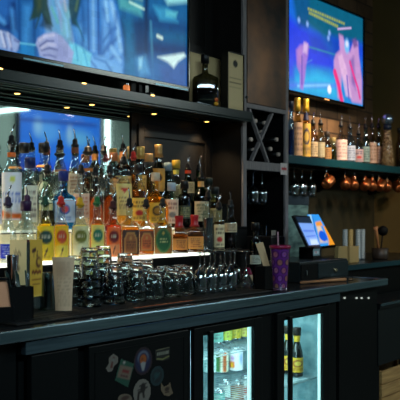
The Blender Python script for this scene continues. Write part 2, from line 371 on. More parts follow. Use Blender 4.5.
sticker([(161,383),(164,387),(168,385),(170,382),(171,388),(173,393),(169,396),(164,395),(161,390)], (150,128,100), [('e', (60,40,30), (0,.0,.4,.3), .2), ('l', (70,40,30), [(-.3,-.4),(.3,-.45)], .08)], 'small tan sticker with two ears')
sticker(ell(125,399,7,5,0), (140,124,104), [('e', (90,60,50), (0,.2,.6,.4), .2)], 'tan rounded sticker at the door bottom')
# ------------------------------------------------------------------ things inside the fridge
can_metal = mat('can_lid', (190,195,200), .25, 1)
def can(u, Y, z, h, r, base, ops, label, group=None):
    p = at(u, 200, Y); t = thing('drink_can', label, 'can', (p.x, Y, z), group=group)
    face = math.atan2(-p.y, -p.x)
    obj('body', lathe(BM(), [(r*.8,0),(r,.008),(r,h-.012),(r*.82,h-.003),(r*.82,h),(r*.74,h),(r*.74,h-.004)], 24), can_metal, t, True)
    label_mesh(t, r, .010, h-.014, 2.6, face, base, ops, name='printed_sleeve', trans=.0)
    return t
rs = random.Random(11)
can(221.5,2.36,.467,.122,.033,(215,225,205), [('p', (60,130,70), [(-.5,.0),(-.05,.0),(-.05,.9),(-.5,.9)], .1), ('p', (190,90,30), [(.05,0),(.35,0),(.35,1),(.05,1)], .06)]+text_lines(rs,.1,.9,7,(110,50,20),.3,.1), 'green white and brown drink can on the middle fridge shelf', 'c')
can(236,2.33,.467,.122,.034,(238,240,245), [('p', (235,110,30), [(-.4,.12),(-.1,.12),(-.1,.45),(-.4,.45)], .05), ('p', (250,200,40), [(-.35,.15),(-.2,.15),(-.2,.38),(-.35,.38)], .05), ('e', (190,110,190), (-.2,.6,.12,.12), .15), ('e', (110,150,230), (.3,.6,.1,.25), .2)], 'white drink can with an orange patch on the middle fridge shelf')
can(237,2.25,.325,.122,.033,(150,80,40), [('p', (210,190,150), [(-.3,.3),(.1,.3),(.1,.8),(-.3,.8)], .06)]+text_lines(rs,.1,.9,6,(60,25,15),.3), 'brown drink can on the lower fridge shelf')
can(217.5,2.22,.325,.122,.033,(60,140,130), [('p', (215,200,40), [(-1,0),(1,0),(1,.45),(-1,.3)], .06)]+text_lines(rs,.5,.9,3,(200,220,210),.3), 'teal and yellow drink can on the lower fridge shelf')
can(248,2.36,.325,.122,.033,(40,60,150), [('p', (220,225,230), [(-1,.3),(1,.3),(1,.6),(-1,.6)], .06)], 'blue and silver drink can at the right of the lower fridge shelf')
can(210,2.40,.467,.122,.033,(190,215,215), text_lines(rs,.2,.8,4,(60,120,120),.3), 'pale teal drink can behind the handle on the middle fridge shelf')
can(247,2.42,.467,.122,.033,(60,110,130), [('p', (30,60,170), [(-.3,.3),(.3,.3),(.3,.7),(-.3,.7)], .06)], 'blue can at the right end of the middle fridge shelf')
can(226,2.30,.325,.122,.033,(205,215,210), [('p', (90,40,30), [(-.4,.2),(.4,.2),(.4,.4),(-.4,.4)], .05)], 'pale silver drink can with a dark stripe on the lower fridge shelf')
can(246,2.28,.325,.122,.033,(225,228,225), [('p', (190,60,40), [(-.4,.3),(.2,.3),(.2,.7),(-.4,.7)], .06)]+text_lines(rs,.1,.25,1,(60,40,40),.3), 'white and red drink can on the lower fridge shelf')
can(229,2.44,.467,.122,.033,(110,70,40), text_lines(rs,.2,.8,4,(210,200,150),.3), 'brown can behind the two front cans on the middle fridge shelf')
for i, (u, c, c2, lab) in enumerate(((226,(150,160,60),(90,60,30),'olive can leftmost on the top fridge shelf'), (235,(170,150,40),(40,90,50),'yellow green can second on the top fridge shelf'), (244,(200,190,90),(120,60,40),'pale yellow can third on the top fridge shelf'), (252,(190,200,200),(40,70,110),'silver can rightmost on the top fridge shelf'), (217,(90,140,130),(50,60,60),'green grey can behind the door corner on the top fridge shelf'))):
    can(u,2.34,.62,.122,.030,c, text_lines(rs,.1,.9,5,c2,.3), lab)
can(217,2.15,.467,.122,.033,(200,205,200), [('p', (170,60,50), [(-.3,.2),(.2,.2),(.2,.8),(-.3,.8)], .1)], 'silver and red can at the front left of the middle fridge shelf') if False else None
# ------------------------------------------------------------------ bottles
def bottle_profile(style, R, H):
    n = .0145 if R > .022 else R*.55
    if style == 'round': p = [(R*.92,0,0),(R,.006,0),(R,.60*H,0),(R*.93,.66*H,0),(R*.6,.725*H,0),(n*1.15,.78*H,0),(n,.84*H,0),(n,.965*H,0),(n*1.2,.97*H,0),(n*1.2,H,0)]
    elif style == 'tall': p = [(R*.92,0,0),(R,.006,0),(R,.70*H,0),(R*.9,.745*H,0),(R*.5,.79*H,0),(n,.84*H,0),(n,.97*H,0),(n*1.15,.975*H,0),(n*1.15,H,0)]
    elif style == 'slope': p = [(R*.92,0,0),(R,.006,0),(R,.45*H,0),(R*.9,.55*H,0),(R*.68,.66*H,0),(R*.45,.76*H,0),(n,.86*H,0),(n,.97*H,0),(n*1.15,.975*H,0),(n*1.15,H,0)]
    elif style == 'cone': p = [(R*.94,0,0),(R,.006,0),(R,.3*H,0),(R*.8,.5*H,0),(R*.5,.7*H,0),(n,.85*H,0),(n,.97*H,0),(n*1.15,.975*H,0),(n*1.15,H,0)]
    elif style == 'square': p = [(R*.94,0,1),(R,.006,1),(R,.58*H,1),(R*.93,.63*H,.8),(R*.6,.68*H,.3),(n*1.15,.73*H,0),(n,.8*H,0),(n,.965*H,0),(n*1.2,.97*H,0),(n*1.2,H,0)]
    elif style == 'flat': p = [(R*.9,0,.5),(R,.01,.5),(R,.35*H,.5),(R*.97,.5*H,.5),(R*.8,.62*H,.4),(R*.45,.68*H,.1),(n*1.1,.73*H,0),(n,.8*H,0),(n,.965*H,0),(n*1.2,.97*H,0),(n*1.2,H,0)]
    elif style == 'orb': p = [(R*.7,0,0),(R*.85,.01,0),(R*.97,.16*H,0),(R,.3*H,0),(R*.93,.44*H,0),(R*.7,.56*H,0),(R*.4,.63*H,0),(n*1.1,.69*H,0),(n,.76*H,0),(n,.965*H,0),(n*1.2,.97*H,0),(n*1.2,H,0)]
    elif style == 'shoulder': p = [(R*.85,0,0),(R*.9,.006,0),(R,.55*H,0),(R*1.02,.62*H,0),(R*.85,.68*H,0),(n*1.2,.74*H,0),(n,.8*H,0),(n,.965*H,0),(n*1.2,.97*H,0),(n*1.2,H,0)]
    return p, n
def liquid_mat(rgb):
    nm = 'liquid_%d_%d_%d' % rgb
    return mat(nm, rgb, .05, 0, trans=.92, ior=1.33)
def bottle(name, label, x, y, z, H, R, style='round', glass=(228,236,236), liq=None, level=.5, lab=None, top='pourer', topc=None, band=None, dfac=1, group=None, frac=(.1,.5), half=1.15, aim=.85, cat='bottle'):
    t = thing(name, label, cat, (x, y, z), group=group)
    cam = math.atan2(-y, -x); face = -math.pi/2+(cam+math.pi/2)*aim; ang = face+math.pi/2 if style in ('square','flat') else 0
    p, n = bottle_profile(style, R, H)
    if style == 'flat': dfac = .6
    obj('glass_body', lathe(BM(), p, 28, dfac, ang), thin_glass('bottle_glass_%d_%d_%d' % tuple(glass), glass, .02, .05), t, True)
    if liq:
        zt = .008+level*H; q = []
        for k, a in enumerate(p):
            r = max(a[0]-.003, .002); zz = a[1]+(.006 if k < 2 else 0)
            if zz < zt: q.append((r, zz, a[2]))
            else:
                pr = p[k-1]; f = (zt-pr[1])/(a[1]-pr[1]+1e-9); f = min(max(f, 0), 1); q.append((max(pr[0]+(a[0]-pr[0])*f-.003, .002), zt, pr[2]+(a[2]-pr[2])*f)); break
        obj('liquid', lathe(BM(), q, 24, dfac, ang), liquid_mat(tuple(liq)), t, True)
    if lab:
        base, kind, c2, c3 = lab; rr = random.Random(hash((round(x*1000), round(y*1000))))
        l0, l1 = frac[0]*H, frac[1]*H
        sq = 1 if style == 'square' else (.5 if style == 'flat' else 0)
        Rm = max(a[0] for a in p if a[1] <= l1*1.02)
        if style in ('cone','slope','orb'): Rm = R
        label_mesh(t, Rm+.0003, l0, l1, half if not sq else .72, face, base, design(kind, rr, c2, c3), sq, dfac, ang)
    if band:
        c, b0, b1 = band
        def rad(f):
            for a, b2 in zip(p, p[1:]):
                if a[1] <= f*H <= b2[1]: return a[0]+(b2[0]-a[0])*(f*H-a[1])/(b2[1]-a[1]+1e-9)
            return n
        obj('neck_label', lathe(BM(), [(rad(b0+(b1-b0)*i/4)+.0009, (b0+(b1-b0)*i/4)*H, 0) for i in range(5)], 20, caps=False), mat('neck_paper_%d_%d_%d' % tuple(c), c, .5), t, True)
    if top in ('pourer','pourer2'):
        w = 1.5 if top == 'pourer2' else 1
        obj('stopper', lathe(BM(), [(.008*w,H-.012),(n*1.12*w,H+.0005),(n*1.12*w,H+.005),(n*.78*w,H+.009),(n*.74*w,H+.024),(n*.5,H+.029)], 16), mat('stopper_%d_%d_%d' % tuple(topc or (12,12,14)), topc or (12,12,14), .4), t, True)
        dx = .012 if (sum(map(ord, label)) % 2) else -.010
        b = tube(BM(), [(0,0,H+.024),(0,0,H+.040),(dx*.4,-.002,H+.052),(dx,-.003,H+.070)], .0035, 8, .0022)
        if top == 'pourer2': tube(b, [(.007,0,H+.024),(.008,0,H+.06)], .0022, 6)
        obj('spout', b, chrome, t, True)
    elif top == 'cap':
        obj('cap', lathe(BM(), [(n*1.35,H-.022),(n*1.35,H+.012),(n*1.25,H+.015)], 18), mat('cap_%d_%d_%d' % tuple(topc), topc, .4), t, True)
    elif top == 'bigcap':
        obj('cap', lathe(BM(), [(n*1.38,H-.012),(n*1.42,H+.024),(n*1.3,H+.028)], 18), mat('cap_%d_%d_%d' % tuple(topc), topc, .4), t, True)
    elif top == 'foil':
        obj('foil_capsule', lathe(BM(), [(n*1.45,.80*H),(n*1.25,.88*H),(n*1.3,.96*H),(n*1.35,H+.004),(n*1.2,H+.006)], 18), mat('foil_%d_%d_%d' % tuple(topc or (185,150,80)), topc or (185,150,80), .35, .55), t, True)
    elif top == 'wax':
        obj('wax_seal', lathe(BM(), [(n*1.6,.72*H),(n*1.15,.78*H),(n*1.2,.95*H),(n*1.35,H),(n*1.2,H+.006)], 18), mat('wax_%d_%d_%d' % tuple(topc or (170,20,28)), topc or (170,20,28), .3), t, True)
    return t
ROWS = {'A': (2.30,1.058), 'B': (2.42,1.172), 'C': (2.535,1.286)}
CL = (226,234,234); DK = (40,34,34)
def sb(row, u, tv, w, label, style='round', glass=CL, liq=None, level=.5, name='liquor_bottle', **k):
    Y, z = ROWS[row]; p = at(u, tv, Y); R = w/2/pxm(u, Y)
    return bottle(name, label, p.x, Y, z, p.z-z, R, style, glass, liq, level, group=None, **k)
cream = (225,212,178); white = (232,232,228)
# front row
sb('A',-9,212,17,'clear bottle with blue base label at the left edge, front row','round',liq=(30,70,220),level=.25,lab=((40,80,220),'text',(200,210,240),DK),frac=(.02,.3))
sb('A',8,205,17,'clear bottle with bright blue label, front row left','slope',liq=(210,220,230),level=.3,lab=((30,60,210),'text',(220,220,240),DK),frac=(.1,.34),topc=(40,30,60))
sb('A',27,203,17,'clear bottle of dark red liqueur with purple pourer, front row','cone',liq=(90,20,40),level=.35,lab=((190,170,160),'text',(90,60,60),DK),frac=(.1,.3),topc=(60,20,60))
sb('A',45,204,19,'clear bottle of yellow liqueur with a dark green patch label','slope',liq=(255,205,20),level=.62,lab=((250,205,30),'blob',(20,60,50),(245,200,40)),frac=(.03,.62),topc=(20,70,50),half=1.0)
sb('A',61,204,18,'clear bottle of yellow liqueur with an orange patch label and red pourer','slope',liq=(255,175,20),level=.6,lab=((250,190,30),'blob',(205,70,30),(250,215,80)),frac=(.03,.62),topc=(190,30,20),half=.8)
sb('A',80,205,19,'pale cream liqueur bottle with olive patch label and yellow pourer','slope',liq=(225,220,140),level=.6,lab=((228,220,160),'blob',(110,110,20),(235,230,180)),frac=(.03,.62),topc=(215,160,20),half=.9)
sb('A',97,204,17,'clear bottle of peach liqueur with teal patch label and green pourer','slope',liq=(245,150,50),level=.6,lab=((240,215,110),'blob',(20,110,80),(240,235,130)),frac=(.03,.62),topc=(20,100,50),half=.8)
sb('A',113,208,18,'clear bottle of red orange liqueur with dark red patch label','round',liq=(240,70,30),level=.62,lab=((245,110,50),'blob',(110,20,24),(250,150,90)),frac=(.03,.62),topc=(60,14,14),half=.75)
sb('A',129.5,205,19,'square amber whiskey bottle with an arched brown label','square',liq=(205,110,20),level=.54,lab=((60,30,14),'arch',(190,130,60),(150,84,30)),frac=(.06,.52))
sb('A',146,206,17,'amber whiskey bottle with rust coloured arched label beside the square one','flat',liq=(215,116,20),level=.5,lab=((110,50,16),'arch',(190,130,60),(190,90,30)),frac=(.1,.5))
sb('A',162.5,205,20,'amber whiskey bottle with a round green label','flat',liq=(190,110,20),level=.5,lab=((150,95,30),'oval',(70,110,50),(16,80,34)),frac=(.04,.55))
sb('A',179,217,17,'squat amber bourbon bottle with orange label and red wax neck, left of the pair','square',liq=(195,100,20),level=.48,lab=((225,140,50),'text',(120,40,20),DK),frac=(.12,.42),top='wax')
sb('A',194.5,216,18,'squat amber bourbon bottle with orange label and red wax neck, right of the pair','square',liq=(205,110,26),level=.4,lab=((228,150,60),'text',(120,40,20),DK),frac=(.12,.45),top='wax')
sb('A',208,198,11,'slim clear blue grey bottle next to the bourbon pair','tall',liq=(170,185,190),level=.6)
sb('A',219,208,11,'slim bottle with white label and red lettering, front row','tall',liq=(200,140,60),level=.65,lab=((240,218,170),'red',(90,60,40),(210,50,40)),frac=(.1,.62))
sb('A',230.5,206,13,'dark whiskey bottle with cream label at the right end of the front row','round',glass=(214,220,216),liq=(44,26,18),level=.5,lab=((214,190,150),'text',(80,50,40),DK),frac=(.42,.62),topc=(24,30,34))
# middle row
sb('B',-6,166,16,'clear bottle at the left edge, middle row','round',lab=((220,220,230),'text',(100,60,80),DK))
sb('B',11.5,143,20,'vodka bottle with white label blue letters and orange stripe','round',liq=(222,230,235),level=.5,lab=((232,232,238),'bandtext',(50,90,190),(235,110,30)),frac=(.12,.66),band=((225,105,30),.84,.89),half=1.3)
sb('B',30,165,19,'clear bottle with tall cream label and dark blue cap','round',liq=(190,200,200),level=.5,lab=((226,222,196),'text',(90,70,70),DK),frac=(.12,.68),top='bigcap',topc=(20,34,90),half=.7)
sb('B',47,172,17,'greenish clear bottle with dark liquor left of the pale blue gin bottle','slope',glass=(200,215,205),liq=(60,50,30),level=.3)
sb('B',63.5,178,23,'pale blue square gin bottle with white label and blue stopper','square',glass=(90,180,225),liq=(110,190,230),level=.45,lab=((190,210,235),'emblem',(60,90,170),(200,60,60)),frac=(.14,.56),top='bigcap',topc=(16,40,120))
sb('B',81,172,17,'clear bottle with pink letter label and black pourer, middle row','round',liq=(225,210,205),level=.5,lab=((232,190,160),'text',(200,100,70),DK),frac=(.2,.62))
sb('B',95.5,174,17,'brown bottle without label, right of the pink letter label, middle row','round',liq=(190,90,30),level=.55)
sb('B',109.5,172,16,'clear bottle of dark rum beside the red triangle label, middle row','round',liq=(160,70,24),level=.55)
sb('B',123.5,163,17,'bottle with cream label and red triangle mark','round',liq=(230,165,60),level=.6,lab=((244,216,130),'tri',(130,80,50),(215,40,20)),frac=(.2,.68))
sb('B',138.5,168,16,'amber bottle with gold label left of the big golden one','round',liq=(225,140,30),level=.6,lab=((240,195,80),'red',(110,60,20),(200,40,30)),frac=(.12,.5),top='cap',topc=(20,16,18))
sb('B',155.5,176,27,'big golden round shouldered bottle with dark emblem','orb',glass=(250,232,170),liq=(235,175,30),level=.56,lab=((235,180,50),'emblem',(70,50,16),(180,130,30)),frac=(.1,.48),top='cap',topc=(220,200,170),half=.6)
sb('B',171.5,186,14,'slender bottle with pinkish white label right of the golden one','tall',liq=(235,180,110),level=.6,lab=((236,202,165),'red',(150,90,80),(120,120,110)),frac=(.1,.68),top='cap',topc=(170,190,205))
sb('B',184.5,184,13,'dark green wine shaped bottle with black cap','tall',glass=(70,110,80),liq=(16,50,24),level=.6,lab=((60,70,50),'text',(190,180,120),DK),frac=(.2,.5),top='cap',topc=(10,12,12))
sb('B',201,178,18,'green whiskey bottle with cream label and orange neck band','round',glass=(70,150,90),liq=(20,90,40),level=.62,lab=((228,206,160),'text',(90,110,60),DK),frac=(.12,.52),band=((215,160,90),.82,.93),half=.9)
sb('B',215,190,14,'clear round shouldered bottle, right end of the middle row','round',glass=(200,205,180),liq=(200,150,60),level=.5,lab=((215,180,110),'text',(90,70,50),DK),top='cap',topc=(30,34,34))
# back row
sb('C',-5,150,14,'clear bottle at the left edge, back row','round')
sb('C',24,150,15,'clear bottle with black cap, back row','round',top='bigcap',topc=(12,14,14))
sb('C',43.5,150,16,'faceted clear bottle with wide black cap, back row','shoulder',liq=(230,225,210),level=.35,top='bigcap',topc=(10,10,12),band=((220,140,60),.66,.70))
sb('C',60,147,16,'clear bottle with pourer before the blue reflection, back row','slope',liq=(220,225,220),level=.5)
sb('C',75,146,15,'clear bottle with brown neck band before the blue reflection','slope',band=((120,60,20),.87,.97),lab=((220,200,170),'text',(150,90,60),DK),liq=(228,215,190),level=.5)
sb('C',88,153,15,'glittering clear bottle with wide double pourer, back row','shoulder',top='pourer2',band=((215,120,50),.62,.68))
sb('C',103.5,152,14,'clear bottle with steel pourer near the white light strip','slope',liq=(215,225,228),level=.45)
sb('C',113.5,156,11,'thin clear bottle right of the white light strip','round',lab=((220,160,90),'text',(120,60,30),DK),liq=(200,120,50),level=.5,top='cap',topc=(150,90,50))
sb('C',123,150,17,'brown bottle with orange neck label, back row','round',glass=(190,140,90),liq=(44,20,10),level=.66,band=((222,140,70),.83,.96),lab=((240,200,120),'text',(140,70,30),DK),frac=(.1,.5))
sb('C',133.5,158,10,'slim bottle with a bright red neck, back row','tall',top='pourer',topc=(190,30,24),liq=(215,130,40),level=.6)
sb('C',140.5,148,12,'dark bottle with tall gold foil neck, left of two','slope',glass=(120,130,90),liq=(60,60,26),level=.5,top='foil',lab=((225,175,80),'text',(110,60,20),DK))
sb('C',149,157,12,'clear bottle with pale cork stopper between the gold foil necks','round',liq=(235,160,40),level=.6,top='cap',topc=(200,150,90))
sb('C',158.5,146,13,'dark bottle with tall gold foil neck, right of two','slope',glass=(120,130,90),liq=(60,60,26),level=.5,top='foil',topc=(176,140,84),lab=((210,150,60),'emblem',(230,160,40),(90,50,20)),frac=(.2,.6))
sb('C',168,166,11,'pale teal bottle with small steel tip, back row','round',glass=(170,205,205),top='cap',topc=(140,160,165))
sb('C',176,166,12,'bottle with crowned yellow gold cap, back row','slope',liq=(230,190,80),level=.5,top='bigcap',topc=(205,165,60),band=((205,190,80),.78,.9),lab=((210,190,130),'text',(110,80,40),DK))
sb('C',188,169,13,'green bottle with red orange neck band and steel pourer','slope',glass=(90,150,100),liq=(24,80,40),level=.55,band=((215,70,26),.87,.96),lab=((222,190,130),'text',(90,60,40),DK),frac=(.3,.62))
sb('C',199,170,11,'green bottle behind the cream label whiskey, back row','tall',glass=(90,150,100))
sb('C',209,181,15,'round shouldered clear bottle at the right end of the back row','shoulder',glass=(200,215,200),lab=((205,175,110),'text',(80,60,40),DK),liq=(190,140,50),level=.5,top='cap',topc=(30,40,34))
# stepped glowing display
glow = mat('glow_acrylic', (255,255,255), .5, emit=(250,246,228), es=1.5)
glow_dim = mat('glow_acrylic_dim', (255,255,255), .5, emit=(250,238,205), es=.9)
x0, x1 = .9, 3.48
for (ya, yb, z, w_) in ((2.253,2.362,1.058,'lowest'), (2.363,2.478,1.172,'middle'), (2.479,2.60,1.286,'topmost')):
    t = thing('bottle_step', w_+' step of the glowing bottle display behind the counter', 'shelf', (x0,ya,.9015))
    obj('step_box', bx((0,.002,0),(x1-x0,yb-ya,z-.9015-.0085)), matte_black, t)
    ge_ = 3.02 if z < 1.1 else 2.90
    obj('glowing_tread', bx((0,0,z-.9015-.008),(ge_-x0,yb-ya,z-.9015)), glow if z < 1.1 else glow_dim, t)
    if z > 1.1: obj('riser_panel', bx((0,-.0006,.157 if z < 1.2 else .271),(ge_-x0,.0016,z-.9015-.0125)), mat('frosted_riser', (235,225,200), .5, emit=(250,215,150), es=.7), t)
    obj('end_tread', bx((ge_+.001-x0,.002,z-.9015-.012),(x1-x0,yb-ya,z-.9015)), matte_black, t)
# ------------------------------------------------------------------ overhead shelf with television
t = thing('overhead_shelf', 'black glossy overhead shelf carrying the television above the bottles', 'shelf', (0,0,0))
obj('board', bx((.6,2.365,1.712),(3.53,2.60,1.752), .002), mat('teal_black_gloss', (12,30,30), .22), t)
boxes('moulding', [((.6,y,1.702),(3.53,y+.022,1.713)) for y in (2.37,2.41,2.46,2.575)], mat('teal_black_gloss'), t, .003)
warm = mat('warm_bulb', (255,255,255), .5, emit=(255,190,90), es=5)
for x in (1.32,1.735,2.15,2.56,2.97,3.38):
    d = obj('downlight', lathe(BM(), [(.017,0),(.019,.010)], 20, off=(x,2.545,1.703)), black, t)
    obj('bulb', lathe(BM(), [(.009,-.002),(.013,.001)], 16, off=(x,2.545,1.703)), warm, d)
for x in (1.505,1.92,2.335,2.75):
    b = lathe(BM(), [(.002,-.003),(.009,-.002),(.013,0),(.009,.002),(.002,.003)], 14)
    for v in b.verts: v.co.y *= .4
    obj('marker_light', b, warm, t, True, (x,2.364,1.749))
# television
t = thing('television', 'large television above the bottles showing hands and a blue cardigan', 'television', (2.0,2.40,1.7))
TX0, TX1, TZ0, TZ1 = 1.60, at(188.6,80,2.40).x, at(188,92,2.40).z, 2.63
def tb(b, a, b_, bev=0): box(b, (a[0]-2.0,a[1]-2.0,a[2]-1.7),(b_[0]-2.0,b_[1]-2.0,b_[2]-1.7), bev)
BZ = at(188,87,2.40).z
b = BM()
tb(b,(TX0,1.992,TZ0),(TX1,2.04,BZ), .002); tb(b,(TX0,1.992,TZ1-.012),(TX1,2.04,TZ1), .002)
tb(b,(TX0,1.992,TZ0),(TX0+.012,2.04,TZ1), .002); tb(b,(TX1-.010,1.992,TZ0),(TX1,2.04,TZ1), .002); tb(b,(TX0+.01,2.004,TZ0+.01),(TX1-.008,2.04,TZ1-.01))
obj('bezel', b, black_gloss, t)
for x in (1.85,2.75):
    b = BM(); tb(b,(x,1.98,1.753),(x+.03,2.14,1.765), .003); tb(b,(x+.005,2.01,1.76),(x+.025,2.03,TZ0+.01)); obj('stand', b, black_gloss, t)
for x0_, x1_ in ((2.80,3.03),(2.05,2.25)):
    b = BM(); tb(b,(x0_,1.9905,TZ0+.004),(x1_,1.9925,TZ0+.010)); obj('trim_strip', b, mat('tv_trim', (110,150,165), .3, .6), t)
def Q(pts, Y=2.40): return [(at(u, v, Y).x-2.0, at(u, v, Y).z-1.7) for u, v in pts]
def PP(c, pts, soft=.01, al=1): return ('p', c, Q(pts), soft*1.3+.003, al)
def LL(c, pts, w=.004, soft=.006): return ('l', c, Q(pts), w, soft*1.6+.002)
o1 = [PP((28,92,150), [(115,-40),(200,-40),(200,95),(115,95)], .02),
 PP((18,70,128), [(148,12),(190,25),(190,95),(150,90)], .03), PP((14,60,112), [(120,20),(150,18),(150,60),(122,60)], .03),
 PP((60,140,190), [(154,6),(168,8),(178,22),(160,20)], .02), PP((150,200,215), [(160,-10),(190,-20),(190,2),(168,4)], .02), PP((90,165,195), [(166,10),(178,12),(176,18),(166,16)], .012),
 PP((20,90,140), [(150,30),(188,34),(188,44),(150,40)], .03), PP((10,50,110), [(152,44),(186,50),(186,54),(156,56)], .03), 
 LL((12,50,96), [(147,-40),(146,84)], .012, .012), LL((70,130,170), [(151,22),(154,88)], .005, .01),
 PP((80,150,170), [(118,-5),(142,5),(142,16),(120,8)], .02), LL((190,215,215), [(130,2),(144,9)], .004, .008), PP((130,170,160), [(120,-20),(140,-12),(142,0),(124,-6)], .02),
 PP((46,100,165), [(132,56),(190,55),(190,92),(130,80)], .04, .8), PP((56,84,156), [(160,66),(190,60),(190,92),(164,88)], .03, .7),
 PP((215,225,235), [(158,57),(184,53),(186,56),(178,62),(174,68),(168,62)], .012, .9), PP((90,150,205), [(136,58),(146,56),(150,74),(140,76)], .02, .8), PP((150,190,220), [(139,58),(143,57),(142,68),(139,70)], .01, .7),
 LL((230,235,235), [(158,36),(162,38)], .006, .01), PP((30,110,160), [(124,20),(132,16),(138,80),(126,74)], .03, .7),
 # cardigan
 PP((50,110,185), [(-60,-40),(108,-40),(118,8),(124,40),(124,76),(-60,60)], .012),
 PP((40,92,165), [(-60,-40),(16,-40),(18,30),(-60,50)], .02), PP((16,50,110), [(-3,24),(10,32),(18,30),(16,0),(10,2),(8,22)], .015), PP((20,60,120), [(-60,14),(2,26),(12,34),(-60,40)], .02, .7),
 PP((28,84,150), [(16,-40),(40,-40),(38,60),(20,60)], .02), PP((60,124,190), [(24,4),(32,4),(30,52),(22,50)], .02, .8), LL((16,66,130), [(19,0),(20,48)], .004), LL((18,70,130), [(34,-5),(35,56)], .004), PP((30,120,185), [(21,43),(35,44),(35,57),(20,54)], .01, .8), LL((110,180,215), [(20,43),(36,45)], .002, .005),
 PP((110,140,190), [(42,-40),(74,-40),(76,66),(46,40)], .012), PP((96,150,200), [(50,-5),(60,-5),(62,34),(54,30)], .02, .8), PP((150,150,195), [(56,0),(62,0),(62,30)], .015, .8), PP((120,170,190), [(64,5),(72,10),(70,40),(62,34)], .02, .7),
 PP((56,110,180), [(70,20),(90,-10),(92,55),(76,46)], .012), PP((90,150,215), [(74,28),(82,24),(90,46),(82,50)], .02, .7),
 PP((80,130,200), [(88,-40),(98,-40),(98,56),(90,52)], .01), LL((40,80,150), [(98,-30),(99,54)], .004), LL((40,84,150), [(88,-30),(89,50)], .003), LL((50,95,165), [(108,0),(101,40),(100,56)], .005, .01), LL((130,170,220), [(93,-20),(94,50)], .004, .012),
 PP((104,150,214), [(101,0),(110,-10),(119,20),(123,62),(122,74),(104,56),(103,30)], .02, .9), LL((50,96,165), [(120,36),(108,46),(100,58)], .006, .012), LL((150,185,230), [(112,4),(118,30),(121,50)], .006, .016), LL((50,100,170), [(103,42),(112,30),(116,28)], .004, .01), LL((56,104,180), [(106,64),(114,56),(122,58)], .004, .008),
 # hair
 PP((36,60,50), [(30,-40),(48,-40),(48,4),(53,26),(46,24),(42,14),(36,28),(38,18),(30,20),(34,6)], .008, .9), PP((70,80,60), [(36,-20),(42,-20),(42,8),(38,12)], .012, .7), PP((30,46,60), [(44,14),(52,26),(52,31),(40,26)], .01, .7),
 PP((26,62,76), [(68,-40),(88,-40),(82,0),(77,20),(78,27),(72,24),(69,8)], .008, .9), LL((90,110,90), [(82,-20),(76,10)], .004, .01), LL((30,90,110), [(76,20),(82,34),(84,40)], .003, .006),
 LL((36,84,155), [(5,-20),(12,10)], .006, .02), LL((30,80,150), [(-20,0),(6,20)], .006, .02), LL((90,150,215), [(-10,8),(4,22)], .005, .015), LL((70,130,200), [(12,10),(14,30)], .005, .015),
 LL((46,92,165), [(104,10),(110,26),(113,44)], .005, .02), LL((56,104,178), [(117,14),(114,34),(108,48)], .005, .02), LL((150,190,235), [(106,2),(108,20)], .004, .015), LL((140,180,230), [(112,48),(120,60)], .006, .015), LL((30,84,150), [(82,0),(84,30),(82,50)], .005, .015), LL((130,175,225), [(58,2),(66,20),(68,36)], .004, .01), LL((100,160,160), [(52,8),(58,22)], .004, .01), LL((170,165,190), [(64,-4),(66,10)], .004, .01),
 # cuff and forearm
 PP((110,180,215), [(70,42),(80,46),(92,54),(92,70),(68,62)], .01), LL((60,140,190), [(76,44),(78,60)], .003, .006), LL((70,150,200), [(84,50),(88,66)], .003, .006),
 PP((110,155,215), [(92,56),(104,56),(122,68),(122,78),(90,72)], .012), LL((60,110,180), [(95,58),(106,62),(112,72)], .004, .008), LL((60,105,175), [(92,62),(100,72)], .003, .008),
 # right hand
 PP((150,150,200), [(36,44),(38,38),(44,34),(54,32),(62,36),(74,52),(72,64),(54,62),(40,56),(38,48)], .006), LL((80,84,140), [(40,46),(47,41),(54,41)], .0025, .005), LL((80,84,140), [(42,50),(50,48),(58,50)], .0025, .005), LL((86,90,150), [(44,55),(50,55),(56,57)], .0025, .005), LL((190,180,215), [(40,40),(46,36),(54,35)], .003, .008), LL((185,175,210), [(42,48),(48,44),(56,45)], .003, .008), PP((130,130,185), [(56,40),(70,52),(66,62),(56,58)], .02, .6),
 # left hand
 PP((140,150,200), [(-60,20),(0,30),(8,32),(14,36),(16,38),(20,42),(18,50),(16,52),(10,51),(-60,30)], .006), LL((70,80,140), [(4,34),(7,48)], .003, .006), LL((70,80,140), [(10,36),(12,50)], .003, .006), LL((80,90,150), [(15,40),(19,42)], .003, .006), LL((190,185,215), [(1,32),(5,46)], .003, .008), LL((185,180,215), [(8,34),(11,46)], .003, .008)]
panel_mesh('screen', TX0+.012-2, TX1-.010-2, BZ-1.7, TZ1-.012-1.7, .0015, 330, 180, (30,90,160), o1, painted('tv_picture', .25, emit=1.0), t, noise=.14, gam=1.12, tint=(1.12,1.36,1.16))
# small things on overhead shelf
p = at(126.5, 85, 2.39)
t = thing('amber_jar', 'small amber glass jar on the overhead shelf under the television', 'jar', (p.x, 2.39, 1.7525))
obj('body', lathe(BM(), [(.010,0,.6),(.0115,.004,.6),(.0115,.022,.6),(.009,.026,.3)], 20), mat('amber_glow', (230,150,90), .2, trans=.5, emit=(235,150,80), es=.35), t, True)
obj('lid', lathe(BM(), [(.0095,.026),(.0095,.032)], 16), chrome, t)
